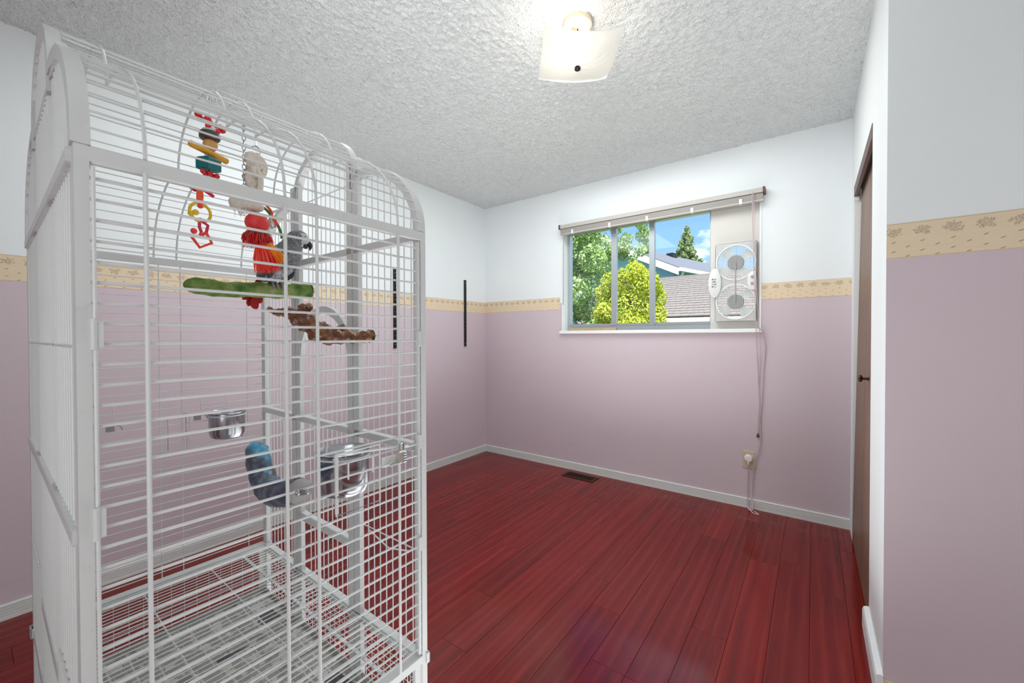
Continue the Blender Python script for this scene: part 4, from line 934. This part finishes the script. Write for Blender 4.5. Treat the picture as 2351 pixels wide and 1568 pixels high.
# ------------------------------------------------------------------ outdoors, seen through the window
def leaf_mat(name, stops, rough=.55):
    n = NT(name); g = n.new('ShaderNodeNewGeometry'); n.set(**{'Base Color': n.ramp(g.outputs['Random Per Island'], *stops), 'Roughness': rough})
    tl_ = n.new('ShaderNodeBsdfTranslucent'); n.l.new(n.b.inputs['Base Color'].links[0].from_socket, tl_.inputs[0]); mx = n.new('ShaderNodeMixShader'); mx.inputs[0].default_value = .25
    n.l.new(n.b.outputs[0], mx.inputs[1]); n.l.new(tl_.outputs[0], mx.inputs[2]); n.l.new(mx.outputs[0], n.out.inputs[0]); return n.m
MAT['leaf'] = leaf_mat('green_leaves', ((0, lin(84, 120, 60)), (.4, lin(140, 174, 92)), (.8, lin(190, 214, 136)), (1, lin(238, 242, 214))))
MAT['gold'] = leaf_mat('golden_leaves', ((0, lin(120, 150, 40)), (.4, lin(176, 196, 56)), (.75, lin(222, 218, 72)), (1, lin(244, 234, 120))))
MAT['teal'] = leaf_mat('blue_green_leaves', ((0, lin(24, 62, 62)), (.5, lin(44, 96, 92)), (1, lin(96, 146, 130))))
MAT['conifer'] = leaf_mat('conifer_needles', ((0, lin(84, 112, 70)), (.5, lin(136, 160, 100)), (1, lin(200, 212, 156))))
MAT['bark'] = plain('bark', (96, 76, 60), .9, var=.25, scale=18)
def foliage(name, blobs, nl, size, m, parent, seed, droop=0, elong=1.6, shell=.55):
    r_ = np.random.default_rng(seed); w = np.array([bb[3]**2 for bb in blobs]); w = w/w.sum()
    idx = r_.choice(len(blobs), nl, p=w); C = np.array([bb[:3] for bb in blobs])[idx]; R = np.array([bb[3] for bb in blobs])[idx]
    d = r_.normal(size=(nl, 3)); d /= np.linalg.norm(d, axis=1, keepdims=True)
    rad = (shell+(1-shell)*r_.random(nl)**.5)*R
    p = C+d*rad[:, None]
    nrm = d+r_.normal(size=(nl, 3))*.6; nrm /= np.linalg.norm(nrm, axis=1, keepdims=True)
    u = np.cross(nrm, r_.normal(size=(nl, 3))); u /= np.linalg.norm(u, axis=1, keepdims=True)
    u[:, 2] -= droop; v = np.cross(nrm, u)
    s = size*(.6+.8*r_.random(nl))[:, None]
    a = p-u*s*elong/2; b_ = p+v*s/2+nrm*s*.1; c = p+u*s*elong/2; e_ = p-v*s/2+nrm*s*.1
    vs = np.stack([a, b_, c, e_], 1).reshape(-1, 3); me = bpy.data.meshes.new(name)
    q = np.arange(nl*4, dtype=np.int32).reshape(-1, 4)
    me.vertices.add(len(vs)); me.vertices.foreach_set('co', vs.astype(np.float32).ravel()); me.loops.add(q.size); me.loops.foreach_set('vertex_index', q.ravel())
    me.polygons.add(nl); me.polygons.foreach_set('loop_start', np.arange(0, q.size, 4, dtype=np.int32)); me.polygons.foreach_set('loop_total', np.full(nl, 4, np.int32)); me.update(); me.validate()
    me.materials.append(m); return tag(link(name, me, parent), kind='stuff')
GZ = -.9
n = NT('lawn'); n.set(**{'Base Color': n.mix(n.noise(n.coord('Position'), 3, 6), lin(70, 104, 48), lin(126, 148, 84)), 'Roughness': .9}); MAT['lawn'] = n.m
gd = struct(boxobj('ground', (-60, -60, GZ-.2), (60, 90, GZ), MAT['lawn']))
# blue sided gabled house
n = NT('blue_siding'); sp = n.new('ShaderNodeSeparateXYZ'); n.l.new(n.new('ShaderNodeTexCoord').outputs['Object'], sp.inputs[0])
ml = n.math('MODULO', n.math('ADD', sp.outputs[2], 20), .20); n.set(**{'Base Color': lin(140, 186, 210), 'Roughness': .6}); n.bump(n.math('DIVIDE', ml, .2), 1, .05); MAT['siding'] = n.m
n = NT('grey_shingles'); pv = n.coord(); n.set(**{'Base Color': n.mix(n.noise(n.coord('Object', (6, 6, 6)), 3, 5), lin(88, 92, 102), lin(128, 130, 140)), 'Roughness': .85}); MAT['shingle'] = n.m
HA = math.atan2(.276, .961)
hs1 = thing('house', 'blue sided house with white fascia and grey gable roof beyond the garage', 'house', (-8.2, 20, GZ), -HA)
# local: +y along the ridge, x across; ridge at x=0
PKZ, EVX, EVZ = 5.95-GZ, 3.50, 4.27-GZ; HL = 12.4
b = MB(); bx = EVX-.50; ez = EVZ+.15
b.add([(-bx, .6, 0), (bx, .6, 0), (bx, HL-.4, 0), (-bx, HL-.4, 0), (-bx, .6, ez), (bx, .6, ez), (bx, HL-.4, ez), (-bx, HL-.4, ez), (0, .6, PKZ-.25), (0, HL-.4, PKZ-.25)], [(0, 1, 5, 8, 4), (1, 2, 6, 5), (2, 3, 7, 9, 6), (3, 0, 4, 7)]); b.build('wall', MAT['siding'], hs1)
for sx in (-1, 1):
    b = MB(); th = .10
    b.add([(0, 0, PKZ), (sx*EVX, 0, EVZ), (sx*EVX, HL, EVZ), (0, HL, PKZ), (0, 0, PKZ-th), (sx*EVX, 0, EVZ-th), (sx*EVX, HL, EVZ-th), (0, HL, PKZ-th)], [(0, 1, 2, 3), (7, 6, 5, 4), (0, 4, 5, 1), (1, 5, 6, 2), (2, 6, 7, 3)]); b.build('roof', MAT['shingle'], hs1)
    b = MB(); b.add([(0, -.03, PKZ-.06), (sx*EVX, -.03, EVZ-.06), (sx*EVX, -.03, EVZ-.36), (0, -.03, PKZ-.40), (0, .02, PKZ-.06), (sx*EVX, .02, EVZ-.06), (sx*EVX, .02, EVZ-.36), (0, .02, PKZ-.40)], [(0, 3, 2, 1), (4, 5, 6, 7), (0, 1, 5, 4), (1, 2, 6, 5), (2, 3, 7, 6), (3, 0, 4, 7)]); b.build('fascia', MAT['vinyl'], hs1)
    MB().box((sx*EVX-(.0 if sx > 0 else .12), 0, EVZ-.20), (sx*EVX+(.12 if sx > 0 else 0), HL, EVZ-.04)).build('gutter', MAT['vinyl'], hs1)
MB().tube([(EVX+.05, .3, EVZ-.2), (EVX-.02, .35, EVZ-.35), (bx+.06, .7, EVZ-.75), (bx+.06, .72, EVZ-1.6)], .055, 8).build('downspout', MAT['vinyl'], hs1, True)
MB().box((bx-.09, .57, 0), (bx+.03, .68, ez)).build('corner_board', plain('pale_blue_trim', (120, 164, 186), .6), hs1)
MB().box((.30, 4.2, PKZ-.3), (.70, 4.7, PKZ-.06)).build('roof_vent', MAT['black'], hs1)
# near garage with shake roof
n = NT('shakes'); f = n.noise(n.coord('Object', (9, 2, 2)), 4, 5, .7); n.set(**{'Base Color': n.mix(f, lin(114, 106, 104), lin(150, 142, 138)), 'Roughness': .85}); MAT['shake'] = n.m
ga = thing('garage', 'low garage with pale weathered shake roof behind the golden bush', 'garage', (-3.0, 13, GZ))
g0, g1 = (13.2, 1.72), (17.0, 3.48); NC = 19; b = MB()
for i in range(NC):
    ta, tb = i/NC, (i+1)/NC+.012
    ya, za = g0[0]+(g1[0]-g0[0])*ta, g0[1]+(g1[1]-g0[1])*ta; yb_, zb_ = g0[0]+(g1[0]-g0[0])*tb, g0[1]+(g1[1]-g0[1])*tb
    x = -4.6
    while x < 6.6:
        w = random.uniform(.13, .26); jt = random.uniform(-.01, .01)
        b.box((x, 0, 0), (x+w-.008, math.hypot(yb_-ya, zb_-za), .028), T(0, ya-13+jt, za-GZ+.050) @ rot('X', math.atan2(zb_-za, yb_-ya)-.10)); x += w
tag(b.build('shakes', MAT['shake'], ga), kind='stuff')
b = MB(); b.add([(-4.6, .2, 1.72-GZ), (6.6, .2, 1.72-GZ), (6.6, 4.0, 3.48-GZ), (-4.6, 4.0, 3.48-GZ), (6.6, 5.6, 1.72-GZ), (-4.6, 5.6, 1.72-GZ)], [(0, 1, 2, 3), (3, 2, 4, 5)]); b.build('roof_deck', MAT['shake'], ga, fix=False)
MB().box((-4.4, .5, 0), (6.4, 5.3, 1.70-GZ)).build('wall', plain('cream_wall', (226, 214, 200), .7), ga)
MB().box((-4.6, .12, 1.52-GZ), (6.6, .22, 1.72-GZ)).build('fascia', plain('cream_fascia', (232, 222, 208), .6), ga)
MB().box((-4.6, 3.9, 3.47-GZ), (6.6, 4.12, 3.55-GZ)).build('ridge_cap', MAT['shake'], ga)
# shrubs and trees
def tree(name, label, blobs, nl, size, m, base, top, seed, group=None, **kw):
    t_ = thing(name, label, 'tree' if 'tree' in name else 'shrub', base, 0, group)
    bl_ = [(x-base[0], y-base[1], z-base[2], r) for x, y, z, r in blobs]
    foliage('crown', bl_, nl, size, m, t_, seed, **kw)
    tz = top-base[2]; MB().tube([(0, 0, 0), (.03, 0, tz*.4), (0, .02, tz)], [size*.9+.03, size*.6+.025, .012], 8).build('trunk', MAT['bark'], t_, True)
    return t_
gb = []
rg = random.Random(3)
for i in range(40):
    a = rg.random()*2*PI; zz4 = rg.random(); z = .35+1.95*zz4; rr_ = (.62 if zz4 < .55 else .62*math.sqrt(max(.05, 1-((zz4-.55)/.52)**2)))
    gb.append((-2.62+rr_*.72*math.cos(a), 7.1+rr_*.72*math.sin(a), z, .17+.06*rg.random()))
gb += [(-2.62, 7.1, z, .45) for z in (0, .4, .8, 1.2, 1.6)]+[(-2.9, 7.0, 2.18, .12), (-2.45, 7.0, 2.24, .13), (-2.68, 7.05, 2.2, .12), (-3.08, 7.0, 1.95, .16), (-2.78, 7.0, 2.14, .10)]
tree('golden_shrub', 'round golden yellow cedar shrub in the middle of the window view', gb, 52000, .024, MAT['gold'], (-2.62, 7.1, GZ), 1.9, 11, elong=1.8, shell=.75)
tb_ = [(-4.15+.25*rg.uniform(-1, 1)*1.6, 7.4+.4*rg.uniform(-1, 1), .2+1.55*rg.random(), .30) for _ in range(16)]
tree('blue_green_shrub', 'dark blue-green conifer shrub at the lower left of the window view', tb_, 14000, .036, MAT['teal'], (-4.2, 7.4, GZ), 1.4, 12, elong=2.4)
lt = []
for i in range(46):
    u_ = rg.random(); z = .4+3.5*u_; lt.append((-5.15+rg.uniform(-1.1, 1.25)*(1-.25*u_), 9.6+rg.uniform(-.7, .7), z, .28+.22*rg.random()))
for i in range(20): lt.append((-3.75+rg.uniform(-.55, .55), 9.9+rg.uniform(-.4, .4), 3.25+rg.uniform(-.15, .95), .11+.06*rg.random()))
tree('leafy_tree', 'tall leafy green tree filling the left window pane', lt, 60000, .040, MAT['leaf'], (-5.1, 9.7, GZ), 3.2, 13)
tree('leafy_tree', 'slender leafy tree in front of the blue house, behind the golden shrub', [(-4.70+rg.uniform(-.30, .30), 11.6+rg.uniform(-.3, .3), 2.0+rg.uniform(-1.2, .75), .22) for _ in range(16)], 9000, .042, MAT['teal'], (-4.55, 11.6, GZ), 2.6, 14)
# conifer beyond the house
cf = thing('conifer_tree', 'pointed evergreen conifer standing behind the grey roof', 'tree', (-8.6, 36.5, GZ))
lay = []; ht = 10.35-GZ
for i in range(34):
    u_ = i/33; z = 4.0+(ht-4.0)*u_; rr_ = 2.7*(1-u_)**.9+.06; k = max(3, int(11*(1-u_)+3))
    for j in range(k):
        a = 2*PI*j/k+i*.7; q = rr_*rg.uniform(.35, .95); lay.append((q*math.cos(a), q*math.sin(a), z-.25*q, .16+.18*(1-u_)))
foliage('crown', lay, 60000, .085, MAT['conifer'], cf, 15, elong=2.6, shell=.2)
MB().tube([(0, 0, 0), (0, 0, ht*.97)], [.28, .03], 8).build('trunk', MAT['bark'], cf)
an_ = thing('antenna_mast', 'thin rooftop antenna mast on the grey house roof, right of the conifer', 'antenna', (-6.05, 34.2, 5.2))
MB().tube([(0, 0, 5.2*0-6.1), (0, 0, .95)], .04, 6).tube([(-.35, 0, .92), (.35, 0, .92)], .03, 6).tube([(.28, .1, -.40), (.20, .05, .92)], .03, 6).tube([(-.22, .1, -.45), (-.12, .05, .7)], .03, 6).build('mast', MAT['greyplastic'], an_)
